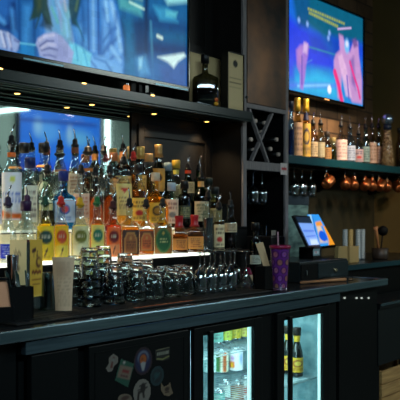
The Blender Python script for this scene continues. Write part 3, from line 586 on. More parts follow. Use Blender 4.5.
# cartons beside television
def carton(u0, u1, vt, Y, d, label, extra=None):
    a = at(u0, vt, Y); c = at(u1, vt, Y); zt = a.z
    t = thing('display_box', label, 'box', (a.x, Y, 1.7525)); w = c.x-a.x; h = zt-1.7525
    b = BM(); 
    for A, B in (((0,0,0),(w,d,.004)), ((0,0,h-.004),(w,d,h)), ((0,0,0),(.004,d,h)), ((w-.004,0,0),(w,d,h)), ((0,d-.004,0),(w,d,h))): box(b, A, B)
    obj('outer_frame', b, mat('carton_edge', (24,20,14), .5), t)
    ops = [('p', (214,186,134), [(.1*w,.02),(.9*w,.02),(.9*w,h-.02),(.1*w,h-.02)], .02)]
    if extra: ops += extra(w, h)
    panel_mesh('printed_face', .004, w-.004, .004, h-.004, .006, 30, 50, (200,172,122), ops, painted('carton_print', .6), t)
    return t
carton(188.8,224,50,2.50,.09,'cream display box behind the whiskey bottle on the overhead shelf', lambda w, h: [('p', (96,80,50), [(.05,.02),(w*.4,.02),(w*.4,.05),(.05,.05)], .01)])
carton(228,244.5,50.5,2.40,.045,'cream display box with round black seal beside the steel cabinet', lambda w, h: [('e', (24,18,14), (w*.5,h-.055,.020,.018), .003)]+[('l', (110,92,58), [(w*.15,h-.08-i*.024),(w*.85,h-.08-i*.024)], .0012, .002) for i in range(6)])
t = bottle('whiskey_bottle', 'squat round shouldered whiskey bottle with black stopper on the overhead shelf', at(205,66,2.43).x, 2.43, 1.7525, at(205,61,2.43).z-1.7525, 13/pxm(205,2.43), 'square', glass=(150,150,130), liq=(60,34,12), level=.32, top='bigcap', topc=(18,18,20), dfac=.65)
p = at(216, 103, 2.375)
t = thing('rubber_duck', 'tiny yellow and orange toy duck on the overhead shelf', 'toy', (p.x,2.381,1.7525), -2.0)
yel = mat('toy_yellow', (235,165,40), .4)
b = BM(); r = bmesh.ops.create_uvsphere(b, u_segments=16, v_segments=10, radius=.016)
for v in r['verts']: v.co = Vector((v.co.x*1.35, v.co.y, v.co.z*.8+.0128+max(0, v.co.x-.006)*(-.3 if v.co.x > 0 else 0)))
obj('body', b, yel, t, True)
b = BM(); bmesh.ops.create_uvsphere(b, u_segments=14, v_segments=10, radius=.0105, matrix=Matrix.Translation((.012,0,.030))); obj('head', b, mat('toy_orange', (235,120,60), .4), t, True)
b = BM(); lathe(b, [(.005,0),(.0015,.007)], 10); bmesh.ops.rotate(b, verts=b.verts, matrix=Matrix.Rotation(math.pi/2, 3, 'Y')); bmesh.ops.translate(b, verts=b.verts, vec=(.021,0,.028)); obj('beak', b, mat('toy_beak', (225,80,30), .4), t)
# ------------------------------------------------------------------ wine rack cabinet
CY = 2.42; cX0 = at(243.2,107,CY).x; cX1 = at(288.5,117,CY).x
t = thing('wine_rack_cabinet', 'tall grey wood cabinet with steel door above and crossed wine rack', 'cabinet', (cX0,CY,.9015))
W = cX1-cX0; z0 = .9015
zr1 = at(250,108,CY).z-z0; zr0 = at(250,161,CY).z-z0; zmid = at(250,169.5,CY).z-z0; HT = 2.88-z0
pw = .032
boxes('frame_post', [((x,0,0),(x+pw,.45,HT)) for x in (0, W-pw)], wood_frame, t, .002)
obj('outer_side', bx((-.004,.012,0),(0,.45,HT)), wood_dark, t)
boxes('lining', [((pw,.012,0),(pw+.003,.44,zr1)), ((W-pw-.003,.012,0),(W-pw,.44,zr1)), ((pw,.012,zr0),(W-pw,.44,zr0+.003)), ((pw,.012,zr1-.003),(W-pw,.44,zr1)), ((pw,.012,zmid-.003),(W-pw,.44,zmid))], matte_black, t, 0)
boxes('rail', [((pw,0,zmid),(W-pw,.45,zr0)), ((pw,0,zr1),(W-pw,.45,zr1+.03))], wood_frame, t, .002)
obj('back_panel', bx((pw,.44,0),(W-pw,.45,HT-.01)), matte_black, t)
d = obj('door', bx((pw,-.004,zr1+.024),(W-pw,.012,HT-.01), .003), mat('door_steel', (128,94,72), .3, .85, noise=((60,60,60), 4, (1,1,1))), t)
b = lathe(BM(), [(.006,-.012),(.008,-.006),(.004,0)], 12); bmesh.ops.rotate(b, verts=b.verts, matrix=Matrix.Rotation(-math.pi/2, 3, 'X')); bmesh.ops.translate(b, verts=b.verts, vec=(.012,-.006,zr1+.05)); obj('latch', b, chrome, d)
b = BM(); xa, xb = pw+.002, W-pw-.002
def slat(p0, p1, w=.009, dp=.02, y=None):
    p0, p1 = Vector(p0), Vector(p1); d_ = (p1-p0).normalized(); n = Vector((-d_.z,0,d_.x))*w/2
    prism(b, [p0-n, p0+n, p1+n, p1-n], (0,dp,0))
def cu(u): return at(u,130,CY).x-cX0
slat((cu(251),.006,zr1-.003),(cu(270),.006,zr0+.003),.012); slat((cu(254.5),.012,zr0+.004),(cu(275),.012,zr1-.004),.012)
obj('cross_divider', b, wood_frame, t)
b = BM(); slat((cu(251),.03,zr1-.006),(cu(270),.03,zr0+.006),.006,.40); slat((cu(254.5),.034,zr0+.006),(cu(275),.034,zr1-.006),.006,.40)
obj('divider_panel', b, matte_black, t)
p = at(284.2,169,CY-.003)
o = panel_mesh('paper_tag', -.036,.034,-.032,.032, 0, 16, 20, (205,190,185), [('p', (190,40,50), [(-.026,-.006),(.026,-.006),(.026,.008),(-.026,.008)], .004), ('l', (60,50,50), [(-.004,-.012),(.006,.014)], .002)], painted('sticker_print'), t)
o.location = (p.x-cX0, -.002, p.z-z0); o['label'] = 'white and red paper tag'
# bottle necks in the rack
foil_tip = mat('cork_tip', (215,190,172), .5)
for i, (u, v) in enumerate(((256,121),(265,123),(262,132),(251.5,139.5),(254,150),(281,125.5),(277,139.5),(271,149),(279,154.5))):
    p = at(u, v, CY+.035); g = BM()
    lathe(g, [(.0115,0),(.0125,.05),(.015,.09),(.026,.13),(.027,.15),(.027,.30),(.025,.302)], 20)
    bmesh.ops.rotate(g, verts=g.verts, matrix=Matrix.Rotation(-math.pi/2, 3, 'X'))
    names = ['top left','top centre','upper middle','far left','lower left','top right','right of centre','lower centre','lower right']
    w = thing('wine_bottle', 'wine bottle lying in the crossed rack, its pale neck end '+names[i], 'bottle', (p.x, CY+.035, p.z), group=None)
    obj('glass_body', g, mat('dark_wine_glass', (5,6,5), .5), w, True)
    g = lathe(BM(), [(.005,-.004),(.0105,-.003),(.0118,0),(.0118,.012)], 16); bmesh.ops.rotate(g, verts=g.verts, matrix=Matrix.Rotation(-math.pi/2, 3, 'X')); obj('cork', g, foil_tip, w, True)
# stem glass prototype, mouth at z=0 going up to foot (inverted)
def stem_profile(R=.031, hb=.10, hs=.072, rf=.032, taper=.84):
    w = .0014; o_ = [(R*taper,0),(R*.95,.03),(R,.055),(R*.9,.078),(R*.55,.094),(.008,hb),(.0035,hb+.012),(.0032,hb+hs-.01),(.006,hb+hs-.005),(rf*.9,hb+hs-.0015),(rf,hb+hs),(rf*.9,hb+hs+.001),(.0005,hb+hs+.001)]
    i_ = [(.0005,hb-.004),(R*.45,.0915),(R*.9-w*1.2,.076),(R-w,.055),(R*.95-w,.03),(R*taper-w,0)]
    return i_+o_
def inv_glass(name, prof, m, n=24):
    b = BM(); rings = []
    for r, z in prof: rings.append([b.verts.new((r*math.cos(2*math.pi*i/n), r*math.sin(2*math.pi*i/n), z)) for i in range(n)])
    for a_, c in zip(rings, rings[1:]):
        for i in range(n): b.faces.new((a_[i], a_[(i+1)%n], c[(i+1)%n], c[i]))
    b.faces.new(rings[0]); b.faces.new(rings[-1])
    return obj(name, b, m, None, True)
# hanging stem glasses under the rack
stemware = thin_glass('stemware_glass', (214,222,222), .06, .20)
proto = inv_glass('hanging_stem_glass', stem_profile(.034,.10,.07,.03), stemware)
for i, (u, Y, lab) in enumerate(((253,2.50,'stem glass hanging under the wine rack, left'), (262,2.52,'stem glass hanging under the wine rack, middle'), (271,2.54,'stem glass hanging under the wine rack, right'), (266,2.68,'stem glass hanging further back under the wine rack'))):
    o = proto if i == 0 else proto.copy()
    if i: C.objects.link(o)
    tag(o, lab, 'glass', 'glasses hanging under the wine rack'); o.location = (at(u,200,Y).x, Y, z0+zmid-.006-.171)
boxes('hanging_rail', [((pw+.02+i*.075,.02,zmid-.012),(pw+.028+i*.075,.43,zmid)) for i in range(5)], matte_black, t)
# ------------------------------------------------------------------ glassware on the counter
bt = thing('bar_mat', 'long black rubber bar mat along the counter under the glasses', 'mat', (0,0,0))
obj('mat_base', bx((1.62,1.92,.9015),(3.02,2.215,.907), .002), rubber, bt)
b = BM()
for i in range(46):
    box(b, (1.63+i*.03,1.94,.907),(1.645+i*.03,2.21,.9085))
obj('mat_ribs', b, rubber, bt)
rs = random.Random(4); b = BM(); x = at(134,305,1.935).x
while x < at(190,305,1.935).x:
    l = rs.uniform(.012,.03); box(b, (x,1.924,.907),(x+l,1.938,.9078)); x += l+.008
obj('printed_line', b, mat('mat_print', (170,84,44), .6), bt)
ZM = .9086
def rocks_profile():
    ro, rt, h, w, bt_ = .042, .0265, .114, .0018, .012
    out = [(ro,0),(ro-.0015,.010),(ro-.006,.040),(rt+.0018,h-.012),(rt,h-.002),(rt-.002,h),(.0005,h)]
    inn = [(.0005,h-bt_),(rt-.004,h-bt_),(rt+.002-w,h-bt_-.006),(ro-.006-w,.040),(ro-.0015-w,.010),(ro-w*.9,0)]
    return inn+out
rocks = inv_glass('rocks_glass', rocks_profile(), crystal, 28)
first = True
def place(proto, used, loc, label, cat, group):
    o = proto if not used else proto.copy()
    if used: C.objects.link(o)
    o.location = loc; tag(o, label, cat, group); return o
used = False
pos_words = ['bottom', 'second from the bottom', 'third from the bottom', 'top']
stacks = ((75.5,2.16,3,'stack just right of the tan card'), (89.5,2.08,4,'tall stack second from the tan card'), (103,2.16,4,'tall stack third from the tan card'), (114,2.08,2,'fourth stack from the tan card'), (125,2.16,3,'fifth stack from the tan card'), (135.5,2.08,2,'sixth stack from the tan card'), (146,2.16,2,'low stack seventh from the tan card'))
for u, Y, n, lab in stacks:
    for k in range(n):
        word = 'top' if k == n-1 else pos_words[k]
        place(rocks, used, (at(u,200,Y).x, Y, ZM+k*.031), 'upturned rocks glass, %s of the %s' % (word, lab), 'glass', 'upturned glasses on the bar mat'); used = True
        bpy.context.view_layer
for u, Y, lab in ((154,2.08,'just right of the last stack'), (163,2.16,'second after the last stack'), (171,2.08,'third after the last stack'), (180,2.16,'fourth after the last stack'), (186,2.09,'nearest the wine glasses')):
    place(rocks, True, (at(u,200,Y).x, Y, ZM), 'single upturned rocks glass '+lab, 'glass', 'upturned glasses on the bar mat')
stem = inv_glass('wine_glass', stem_profile(), stemware)
used = False
for u, Y, lab in ((200,2.055,'first in the front row'), (210,2.055,'second in the front row'), (220.5,2.05,'third in the front row'), (230.5,2.05,'fourth in the front row'), (204.5,2.15,'first in the back row'), (214.5,2.15,'second in the back row'), (224.5,2.15,'third in the back row'), (234.5,2.145,'fourth in the back row')):
    place(stem, used, (at(u,200,Y).x, Y, ZM), 'upturned wine glass on the bar mat, %s from the left' % lab, 'glass', 'upturned wine glasses'); used = True
mp = [(.0005,.075),(.042,.0015),(.0445,0),(.046,0),(.010,.066),(.0035,.085),(.0032,.150),(.006,.156),(.034,.160),(.036,.1615),(.0005,.163)]
o = inv_glass('martini_glass', mp, stemware); o.location = (at(246,200,2.07).x, 2.07, ZM); tag(o, 'upturned martini glass with wide cone bowl beside the wine glasses', 'glass')
# empty highball glasses behind the big vodka bottle
hp = [(.0005,.118),(.024,.118),(.0255,.112),(.029,.002),(.0295,0),(.0315,0),(.0315,.004),(.0275,.123),(.026,.126),(.0005,.126)]
hb = inv_glass('highball_glass', hp, thin_glass('smoky_glass', (150,185,175), .03, .08)); hb.location = (at(47,200,2.13).x, 2.13, ZM); tag(hb, 'upturned greenish highball glass left of the tan card', 'glass')
# big square bottle on the counter
p = at(26, 229, 2.16)
t = thing('large_vodka_bottle', 'large square clear bottle with cream and gold labels at the counter left', 'bottle', (p.x, 2.16, .907), math.radians(8))
R = .041; H = p.z-.907
an = math.atan2(-2.16, -p.x)
prof = [(R*.96,0,1),(R,.006,1),(R,H-.03,1),(R*.94,H-.012,.9),(R*.75,H,.6),(R*.5,H+.02,.2),(.017,H+.045,0),(.0155,H+.085,0)]
obj('glass_body', lathe(BM(), prof, 32, 1, an+math.pi/4), clear, t, True)
obj('liquid', lathe(BM(), [(R*.93,.01,1),(R*.95,.02,1),(R*.95,H*.84,1)], 28, 1, an+math.pi/4), liquid_mat((200,208,206)), t, True)
for k, (base, lb_) in enumerate(((( 226,206,150),'cream label face'), ((214,168,58),'gold label face'))):
    th = an+(-1 if k == 0 else 1)*math.pi/4; nrm = Vector((math.cos(th), math.sin(th), 0)); tg = Vector((-math.sin(th), math.cos(th), 0))
    nx, nz = 26, 60; w2 = R*.84; zz0, zz1 = .05, H-.035
    U, V = np.meshgrid(np.linspace(-1,1,nx+1), np.linspace(0,1,nz+1))
    if k == 0: ops = [('l', (150,130,90), [(-.5,.8),(-.35,.72),(-.3,.83),(-.1,.73),(.05,.8),(.3,.74)], .03, .04), ('e', (200,206,215), (-.5,.5,.3,.08), .1), ('e', (120,110,90), (0,.5,.18,.05), .06)]
    else: ops = [('l', (70,30,20), [(-.65,.80),(-.05,.83)], .035, .03), ('l', (70,30,20), [(-.3,.82),(-.4,.72)], .035, .03), ('l', (70,30,20), [(.15,.77),(.08,.72),(.2,.72)], .03, .03), ('e', (70,30,20), (.2,.80,.05,.012), .02),
                 ('e', (90,34,30), (.35,.60,.42,.10), .05), ('e', (214,168,58), (.45,.61,.25,.05), .05), ('l', (120,50,20), [(-.7,.42),(-.45,.45),(-.3,.41),(0,.45),(.2,.41),(.5,.44),(.75,.42)], .03, .03), ('p', (226,190,90), [(-1,.0),(1,.0),(1,.03),(-1,.03)], .02), ('l', (150,90,30), [(-.7,.3),(.7,.3)], .012, .02), ('l', (150,90,30), [(-.6,.22),(.6,.22)], .012, .02)]
    col = do_paint(U, V, base, ops)
    vs = [tuple(nrm*(R*1.006+.0008)+tg*(u_*w2)+Vector((0,0,zz0+(zz1-zz0)*v_))) for u_, v_ in zip(U.ravel(), V.ravel())]
    w = nx+1; fs = [(j*w+i, j*w+i+1, (j+1)*w+i+1, (j+1)*w+i) for j in range(nz) for i in range(nx)]
    me = bpy.data.meshes.new('label'); me.from_pydata(vs, [], fs); a_ = me.color_attributes.new('paint', 'FLOAT_COLOR', 'POINT'); a_.data.foreach_set('color', col.reshape(-1).astype(np.float32))
    me.materials.append(painted('label_paper', .45, trans=.35)); o = bpy.data.objects.new('label', me); C.objects.link(o); o.parent = t; o['label'] = lb_
obj('cap', lathe(BM(), [(.018,H+.06),(.0185,H+.09),(.017,H+.094)], 18), mat('purple_cap', (52,24,60), .4), t, True)
# tan menu card
p0 = at(63.5, 304, 2.06)
t = thing('menu_card', 'tall tan folded menu card standing beside the stacked glasses', 'card', (p0.x, 2.06, ZM))
hh = 1; zt = at(63.5,257,2.06).z-ZM; dv = Vector((S,-K,0)); nv = Vector((-K,-S,0))
nx, nz = 14, 30; vs = []; U = []; V = []
for j in range(nz+1):
    for i in range(nx+1):
        f = j/nz; w_ = .027+.011*f**1.3; s = -1+2*i/nx
        bow = .010*(1-s*s)+.004*math.sin(f*3)
        q = dv*(s*w_)+nv*bow; vs.append((q.x, q.y, f*zt)); U.append(s); V.append(f)
U = np.array(U).reshape(nz+1, nx+1); V = np.array(V).reshape(nz+1, nx+1)
rs = random.Random(9)
col = do_paint(U, V, (205,172,138), [('e', (178,142,110), (-.1,.75,.5,.12), .2)]+text_lines(rs,.08,.92,12,(176,146,116),.75))
w = nx+1; fs = [(j*w+i, j*w+i+1, (j+1)*w+i+1, (j+1)*w+i) for j in range(nz) for i in range(nx)]
me = bpy.data.meshes.new('front_leaf'); me.from_pydata(vs, [], fs); a_ = me.color_attributes.new('paint', 'FLOAT_COLOR', 'POINT'); a_.data.foreach_set('color', col.reshape(-1).astype(np.float32))
me.materials.append(painted('card_print', .7)); o = bpy.data.objects.new('front_leaf', me); C.objects.link(o); o.parent = t
o.modifiers.new('thickness', 'SOLIDIFY').thickness = .0012
b = BM(); q1 = dv*(-.028)-nv*.002; q2 = dv*(.028)-nv*.002
prism(b, [(q1.x,q1.y,0),(q2.x,q2.y,0),(q2.x*1.2,q2.y*1.2,zt*.97),(q1.x*1.2,q1.y*1.2,zt*.97)], tuple(-nv*.0015))
obj('back_leaf', b, mat('card_back', (140,118,94), .7), t)
# caddies at left
p = at(21, 290, 2.03)
t = thing('straw_caddy', 'black box caddy holding dark straws at the counter left', 'caddy', (p.x, 2.03, .9015), math.radians(-20))
b = BM(); hC = at(21,286,2.03).z-.9015
for A, B in (((-.045,-.03,0),(.03,-.026,hC)), ((-.045,.026,0),(.03,.03,hC)), ((-.045,-.03,0),(-.041,.03,hC)), ((.026,-.03,0),(.03,.03,hC)), ((-.045,-.03,0),(.03,.03,.004))): box(b, A, B)
obj('box', b, matte_black, t)
st = mat('dark_straw', (30,50,44), .3)
for i in range(7):
    x = -.032+.009*i
    s_ = tag(obj('drinking_straw', tube(BM(), [(0,0,0),(-.030+.002*i,.004*(i%3-1),.150-.006*(i%3))], .0028, 8), st, None, True, (t.location.x+x*.94, t.location.y-x*.34+.006*(i%3-1), .906)), 'thin dark green straw standing in the black caddy at the counter left', 'straw', 'dark straws in the black caddy')
p = at(3, 290, 2.0)
t = thing('menu_holder', 'black angled holder with a peach coloured card at the left edge', 'holder', (p.x, 2.0, .9015), math.radians(-38))
b = BM(); box(b, (-.05,-.012,0),(.035,.03,.05), .003); prism(b, [(.030,-.014,.0),(.036,-.014,.0),(.018,-.014,.138),(.012,-.014,.138)], (0,.03,0)); prism(b, [(-.05,-.014,.132),(.018,-.014,.132),(.018,-.014,.138),(-.05,-.014,.138)], (0,.03,0))
obj('frame', b, matte_black, t)
obj('card', prism(BM(), [(-.05,-.004,.03),(.028,-.004,.03),(.012,-.004,.131),(-.05,-.004,.131)], (0,.002,0)), mat('peach_card', (214,150,112), .6), t)
p = at(11.5, 262, 2.0)
t = thing('measuring_cup', 'small shiny steel jigger standing behind the peach card', 'jigger', (at(12.5,200,2.09).x, 2.09, .9015))
zt = at(12,255,2.09).z-.9015
obj('cups', lathe(BM(), [(.020,0),(.018,.02),(.0075,.055),(.0075,.06),(.021,zt-.002),(.022,zt),(.020,zt),(.0075,.066)], 24), chrome, t, True)
obj('waist_ring', lathe(BM(), [(.0085,.054),(.0095,.0575),(.0085,.061)], 20), chrome, t, True)
# purple tumbler
p = at(280.5, 292, 1.91)
t = thing('purple_tumbler', 'purple patterned plastic tumbler with magenta lid and straw on the counter edge', 'tumbler', (p.x, 1.912, .9015))
zt = at(280.5,247,1.91).z-.9015; r1 = 10.3/pxm(280,1.91); r0 = 7.6/pxm(280,1.91)
obj('outer_wall', lathe(BM(), [(r0*.95,0),(r0,.004),(r1,zt)], 28, caps=False), thin_glass('tumbler_plastic', (225,210,235), .05, .05), t, True)
n, nz = 64, 60; vs = []; U = []; V = []
for j in range(nz+1):
    for i in range(n+1):
        th = 2*math.pi*i/n; f = j/nz; r = (r0+(r1-r0)*f)*.93-.001; vs.append((r*math.cos(th), r*math.sin(th), .016+(zt-.018)*f)); U.append(i/n*6); V.append(f*5)
U = np.array(U).reshape(nz+1, n+1); V = np.array(V).reshape(nz+1, n+1)
rs = random.Random(2); ops = []
pal = [(226,150,150), (226,190,120), (190,120,200), (236,170,180), (214,160,110)]
for a_ in range(7):
    for c_ in range(6):
        cx, cy = a_+.5*(c_%2), c_-.1+.5*.5; cc = pal[(a_*2+c_)%5]
        ops += [('e', (86,22,100), (cx,cy,.44,.44), .06), ('e', cc, (cx,cy,.27,.33), .12), ('e', (190,120,90), (cx+.05,cy+.05,.08,.1), .1)]
col = do_paint(U, V, (140,64,160), ops)
w = n+1; fs = [(j*w+i, j*w+i+1, (j+1)*w+i+1, (j+1)*w+i) for j in range(nz) for i in range(n)]
me = bpy.data.meshes.new('patterned_liner'); me.from_pydata(vs, [], fs); a_ = me.color_attributes.new('paint', 'FLOAT_COLOR', 'POINT'); a_.data.foreach_set('color', col.reshape(-1).astype(np.float32))
for q in me.polygons: q.use_smooth = True
me.materials.append(painted('tumbler_print', .35)); o = bpy.data.objects.new('patterned_liner', me); C.objects.link(o); o.parent = t
obj('base', lathe(BM(), [(r0*.94,.001),(r0*.96,.012),(r0*.8,.015)], 28), mat('clear_pink', (220,190,200), .1, trans=.8), t, True)
obj('lid', lathe(BM(), [(r1*1.0,zt-.006),(r1*1.05,zt-.004),(r1*1.05,zt+.005),(r1*.96,zt+.008),(r1*.9,zt+.005)], 28), mat('magenta_plastic', (150,24,66), .3), t, True)
obj('straw', tube(BM(), [(-.006,.004,.03),(-.012,.004,at(278,232,1.91).z-.9015)], .0035, 10), mat('pink_straw', (196,150,160), .3, trans=.3), t, True)
# things behind wine glasses
p = at(245, 250, 2.16)
bottle('wine_bottle_standing', 'small dark green bottle with black cap behind the martini glass', at(246,200,2.25).x-.01, 2.19, .9015, at(246,226,2.19).z-.9015, .028, 'tall', glass=(50,110,70), liq=(10,50,24), level=.55, lab=((190,190,170),'text',(60,60,50),DK), frac=(.35,.5), top='cap', topc=(10,10,12))
p = at(258.5, 226, 2.3)
t = thing('amber_glass_jar', 'small glass jar with amber contents under the wine rack', 'jar', (at(262,200,2.50).x, 2.50, z0+.003)); zt = at(260,226,2.50).z-.9015
obj('glass_body', lathe(BM(), [(.028,0),(.030,.004),(.030,zt-.006),(.029,zt)], 24), clear, t, True)
obj('contents', lathe(BM(), [(.027,.09),(.0275,zt*.72)], 24), mat('amber_contents', (190,130,40), .3, trans=.3), t, True)
obj('pedestal', bx((-.035,-.035,-.002),(.035,.035,.088), .004), matte_black, t)
p = at(251,270,2.12)
t = thing('magenta_bottle', 'small magenta sauce bottle with cream label left of the tumbler', 'bottle', (at(252.5,200,2.10).x+.02, 2.14, .9015))
obj('body', lathe(BM(), [(.02,0),(.022,.004),(.022,.062),(.015,.078),(.008,.09)], 20), mat('magenta_glass', (150,20,70), .15, trans=.4), t, True)
label_mesh(t, .0222,.008,.055,.7,math.atan2(-2.14,-3.1)+.9,(210,180,150),[],name='label')
obj('cap', lathe(BM(), [(.009,.088),(.009,.102)], 14), matte_black, t)
b = BM(); A = [at(256,243,2.02), at(261.5,242,2.02), at(269,262,1.99), at(263,264,1.99)]
t = tag(obj('leaning_card', prism(BM(), [at(256,244,2.0), at(263,242,2.0), at(270,266,2.0), at(263.5,266,2.0)], (.0,.002,.0)), mat('cream_card', (206,176,134), .6)), 'cream card leaning in a black stand left of the purple tumbler', 'card')
p = at(266,266,2.0)
b = BM(); box(b, (p.x-.03,1.985,.9015),(p.x+.05,2.04,p.z), .003)
tag(obj('card_stand', b, matte_black), 'low black stand holding the leaning cream card', 'stand')
# ------------------------------------------------------------------ right side: television on brick wall
t = thing('television', 'television on the brick wall showing a blue scene with people', 'television', (4.4,2.68,1.9))
B = at(364,109,2.68); top = at(363,19,2.68).z; X0, X1, Z0, Z1 = B.x-1.04, B.x, B.z-.003, top+.012
b = BM()
def t2(a, c, bev=0): box(b, (a[0]-4.4,a[1]-2.5,a[2]-1.9),(c[0]-4.4,c[1]-2.5,c[2]-1.9), bev)
t2((X0,2.492,Z0),(X1,2.55,Z0+.018), .002); t2((X0,2.492,Z1-.01),(X1,2.55,Z1), .002); t2((X0,2.492,Z0),(X0+.01,2.55,Z1), .002); t2((X1-.012,2.492,Z0),(X1,2.55,Z1), .002); t2((X0+.008,2.506,Z0+.01),(X1-.008,2.55,Z1-.008))
obj('bezel', b, black_gloss, t)
b = BM(); t2((X0+.3,2.55,Z0+.2),(X1-.3,2.619,Z1-.2)); obj('wall_bracket', b, matte_black, t)
b = BM(); m_ = at(327,101,2.67); t2((m_.x-.03,2.489,Z0+.005),(m_.x+.03,2.493,Z0+.011)); obj('orange_light_spot', b, mat('orange_spot_glow', (235,170,110), .4, emit=(235,150,80), es=.5), t)  # emissive patch standing in for an orange light spot on the bezel
def Q2(pts): return [(at(u, v, 2.684).x-4.4, at(u, v, 2.684).z-1.9) for u, v in pts]
def P2(c, pts, soft=.015, al=1): return ('p', c, Q2(pts), soft*1.5+.004, al)
def L2(c, pts, w=.006, soft=.01): return ('l', c, Q2(pts), w, soft)
o2 = [P2((10,90,120), [(300,-20),(366,10),(366,48),(330,42),(300,20)], .04), P2((14,80,130), [(290,-20),(310,-10),(308,30),(298,30)], .03), P2((30,60,215), [(285,12),(300,26),(320,36),(334,60),(334,70),(285,62)], .04),
 P2((24,70,200), [(330,36),(364,44),(364,60),(334,54)], .04), P2((20,130,205), [(285,70),(308,66),(330,70),(366,92),(366,115),(285,100)], .03), P2((40,180,225), [(296,78),(318,72),(334,80),(338,98),(320,96),(296,90)], .04, .8), P2((50,70,220), [(285,50),(294,54),(294,78),(285,80)], .03, .8),
 P2((80,110,225), [(285,82),(340,84),(340,88),(285,88)], .02, .7), L2((120,190,240), [(298,86),(330,85)], .008, .015),
 P2((16,66,160), [(308,34),(340,40),(340,60),(312,50)], .03, .6), L2((40,120,170), [(306,46),(340,56)], .006, .01), L2((60,110,210), [(300,66),(312,60)], .005, .01)]
rs = random.Random(8)
for (ua, va, ub, vb, h) in ((308,8.5,345,24,1.0),(309,12.5,338,26.5,1.2)):
    u_ = 0
    while u_ < 1:
        l = rs.uniform(.03,.06); pa = (ua+(ub-ua)*u_, va+(vb-va)*u_); pb = (ua+(ub-ua)*(u_+l), va+(vb-va)*(u_+l))
        o2.append(P2((176,184,50), [(pa[0],pa[1]-h),(pb[0],pb[1]-h),(pb[0],pb[1]+h),(pa[0],pa[1]+h)], .006, .85)); u_ += l+.02
for u_, v_ in ((307.5,24),(329.5,33),(328.5,38),(299,20),(343,42)): o2.append(('e', (130,170,235), (Q2([(u_,v_)])[0])+(.014,.016), .02))
o2 += [P2((150,110,200), [(296,50),(300,45),(304,44),(306,42),(309,46),(308,56),(306,66),(305,78),(303,90),(300,88),(300,74),(297,66)], .012), P2((200,170,215), [(304,42),(308,44),(307,54),(303,52)], .012, .9), P2((170,120,190), [(298,50),(302,48),(302,64),(298,62)], .012, .8), L2((60,60,170), [(302,56),(302,84)], .005, .01),
 P2((186,140,196), [(334,60),(336,54),(340,50),(339,34),(343,36),(346,48),(350,52),(354,40),(358,42),(359,56),(362,80),(362,104),(352,102),(346,84),(342,74),(341,92),(344,100),(338,98),(336,78),(334,68)], .012),
 ('e', (110,180,230), (Q2([(347,46)])[0])+(.036,.05), .02), ('e', (210,215,240), (Q2([(347,44)])[0])+(.02,.02), .02), P2((80,60,150), [(350,60),(354,56),(356,90),(352,84)], .02, .6), L2((200,170,220), [(338,29),(351,28)], .006, .01), P2((90,60,130), [(352,40),(356,38),(358,46),(354,48)], .012, .8),
 L2((225,40,120), [(335,72),(339,86),(342,102)], .022, .012), L2((220,50,130), [(350,62),(354,76),(358,88),(360,98)], .012, .01), P2((220,180,215), [(338,56),(342,54),(346,66),(352,98),(346,96),(341,72)], .01, .7), L2((90,70,180), [(347,76),(349,98)], .008, .012),
 ('e', (235,240,250), (Q2([(329.5,89.5)])[0])+(.026,.028), .012)]
panel_mesh('screen', X0+.01-4.4, X1-.012-4.4, Z0+.018-1.9, Z1-.01-1.9, .0045, 150, 96, (24,100,205), o2, painted('tv_picture_right', .25, emit=1.2), t, noise=.08)
# ------------------------------------------------------------------ right shelf, bottles, hanging mugs
t = thing('wall_shelf', 'long dark teal shelf on the brick wall with bottles and hanging mugs', 'shelf', (0,0,0))
SZ = at(300,155.8,2.44).z; SB = at(300,164,2.44).z
obj('board', bx((cX1+.003,2.44,SB),(5.805,2.798,SZ), .003), mat('teal_shelf', (10,66,74), .4), t)
for x in (4.1,4.9,5.7): obj('bracket', prism(BM(), [(x,2.795,SB),(x,2.795,SB-.14),(x,2.76,SB-.14),(x,2.55,SB-.01),(x,2.55,SB)], (.02,0,0)), matte_black, t)
obj('hook_rail', bx((4.0,2.475,SB-.010),(5.80,2.485,SB+.001)), matte_black, t)
def rb(u, tv, w, label, Y=2.58, **k):
    p = at(u, tv, Y); return bottle('liquor_bottle', label, p.x, Y, SZ+.0005, p.z-SZ, w/2/pxm(u,Y), **k)
rb(291,104,7,'thin bottle with blue glow next to the cabinet, wall shelf',glass=(120,170,220),liq=(40,90,160),top='cap',topc=(30,40,60))
rb(297.5,99,10,'tall ornate bottle with gold foil and patterned body, leftmost on wall shelf',style='slope',glass=(200,190,150),liq=(150,110,60),level=.6,top='foil',topc=(205,165,60),lab=((190,150,110),'text',(90,60,60),DK),frac=(.05,.6),half=1.4)
rb(306,100,9,'tall gold bottle with navy neck ribbon on the wall shelf',style='slope',Y=2.59,glass=(230,200,110),liq=(190,150,40),level=.6,top='foil',topc=(215,170,50),band=((20,24,60),.66,.78),lab=((205,160,60),'emblem',(24,26,60),(200,160,60)),frac=(.05,.6),half=1.4)
rb(313,124,10,'brown bottle with black pourer after the gold pair, wall shelf',glass=(200,180,150),liq=(190,140,80),lab=((190,165,125),'text',(60,50,40),DK))
rb(320.5,124,9,'second pourer bottle after the gold pair, wall shelf',glass=(190,190,170),liq=(190,140,70),lab=((160,145,110),'text',(180,170,140),DK))
rb(327,134,9,'dark short bottle in the left half of the wall shelf',glass=(160,150,130),liq=(70,50,26),top='cap',topc=(60,50,40),lab=((170,120,60),'text',(60,50,40),DK))
rb(333,140,8,'smallest green gold bottle on the wall shelf',glass=(190,200,150),liq=(140,130,50),top='cap',topc=(150,130,80))
rb(341,126,12,'bottle with broad pinkish white label on the wall shelf',glass=(220,220,220),liq=(190,160,150),lab=((222,190,180),'text',(150,100,100),DK),frac=(.08,.62),half=1.4)
rb(350,128,11,'clear bluish bottle right of the pinkish label, wall shelf',glass=(200,220,235),liq=(170,190,210),lab=((170,180,200),'text',(80,80,110),DK))
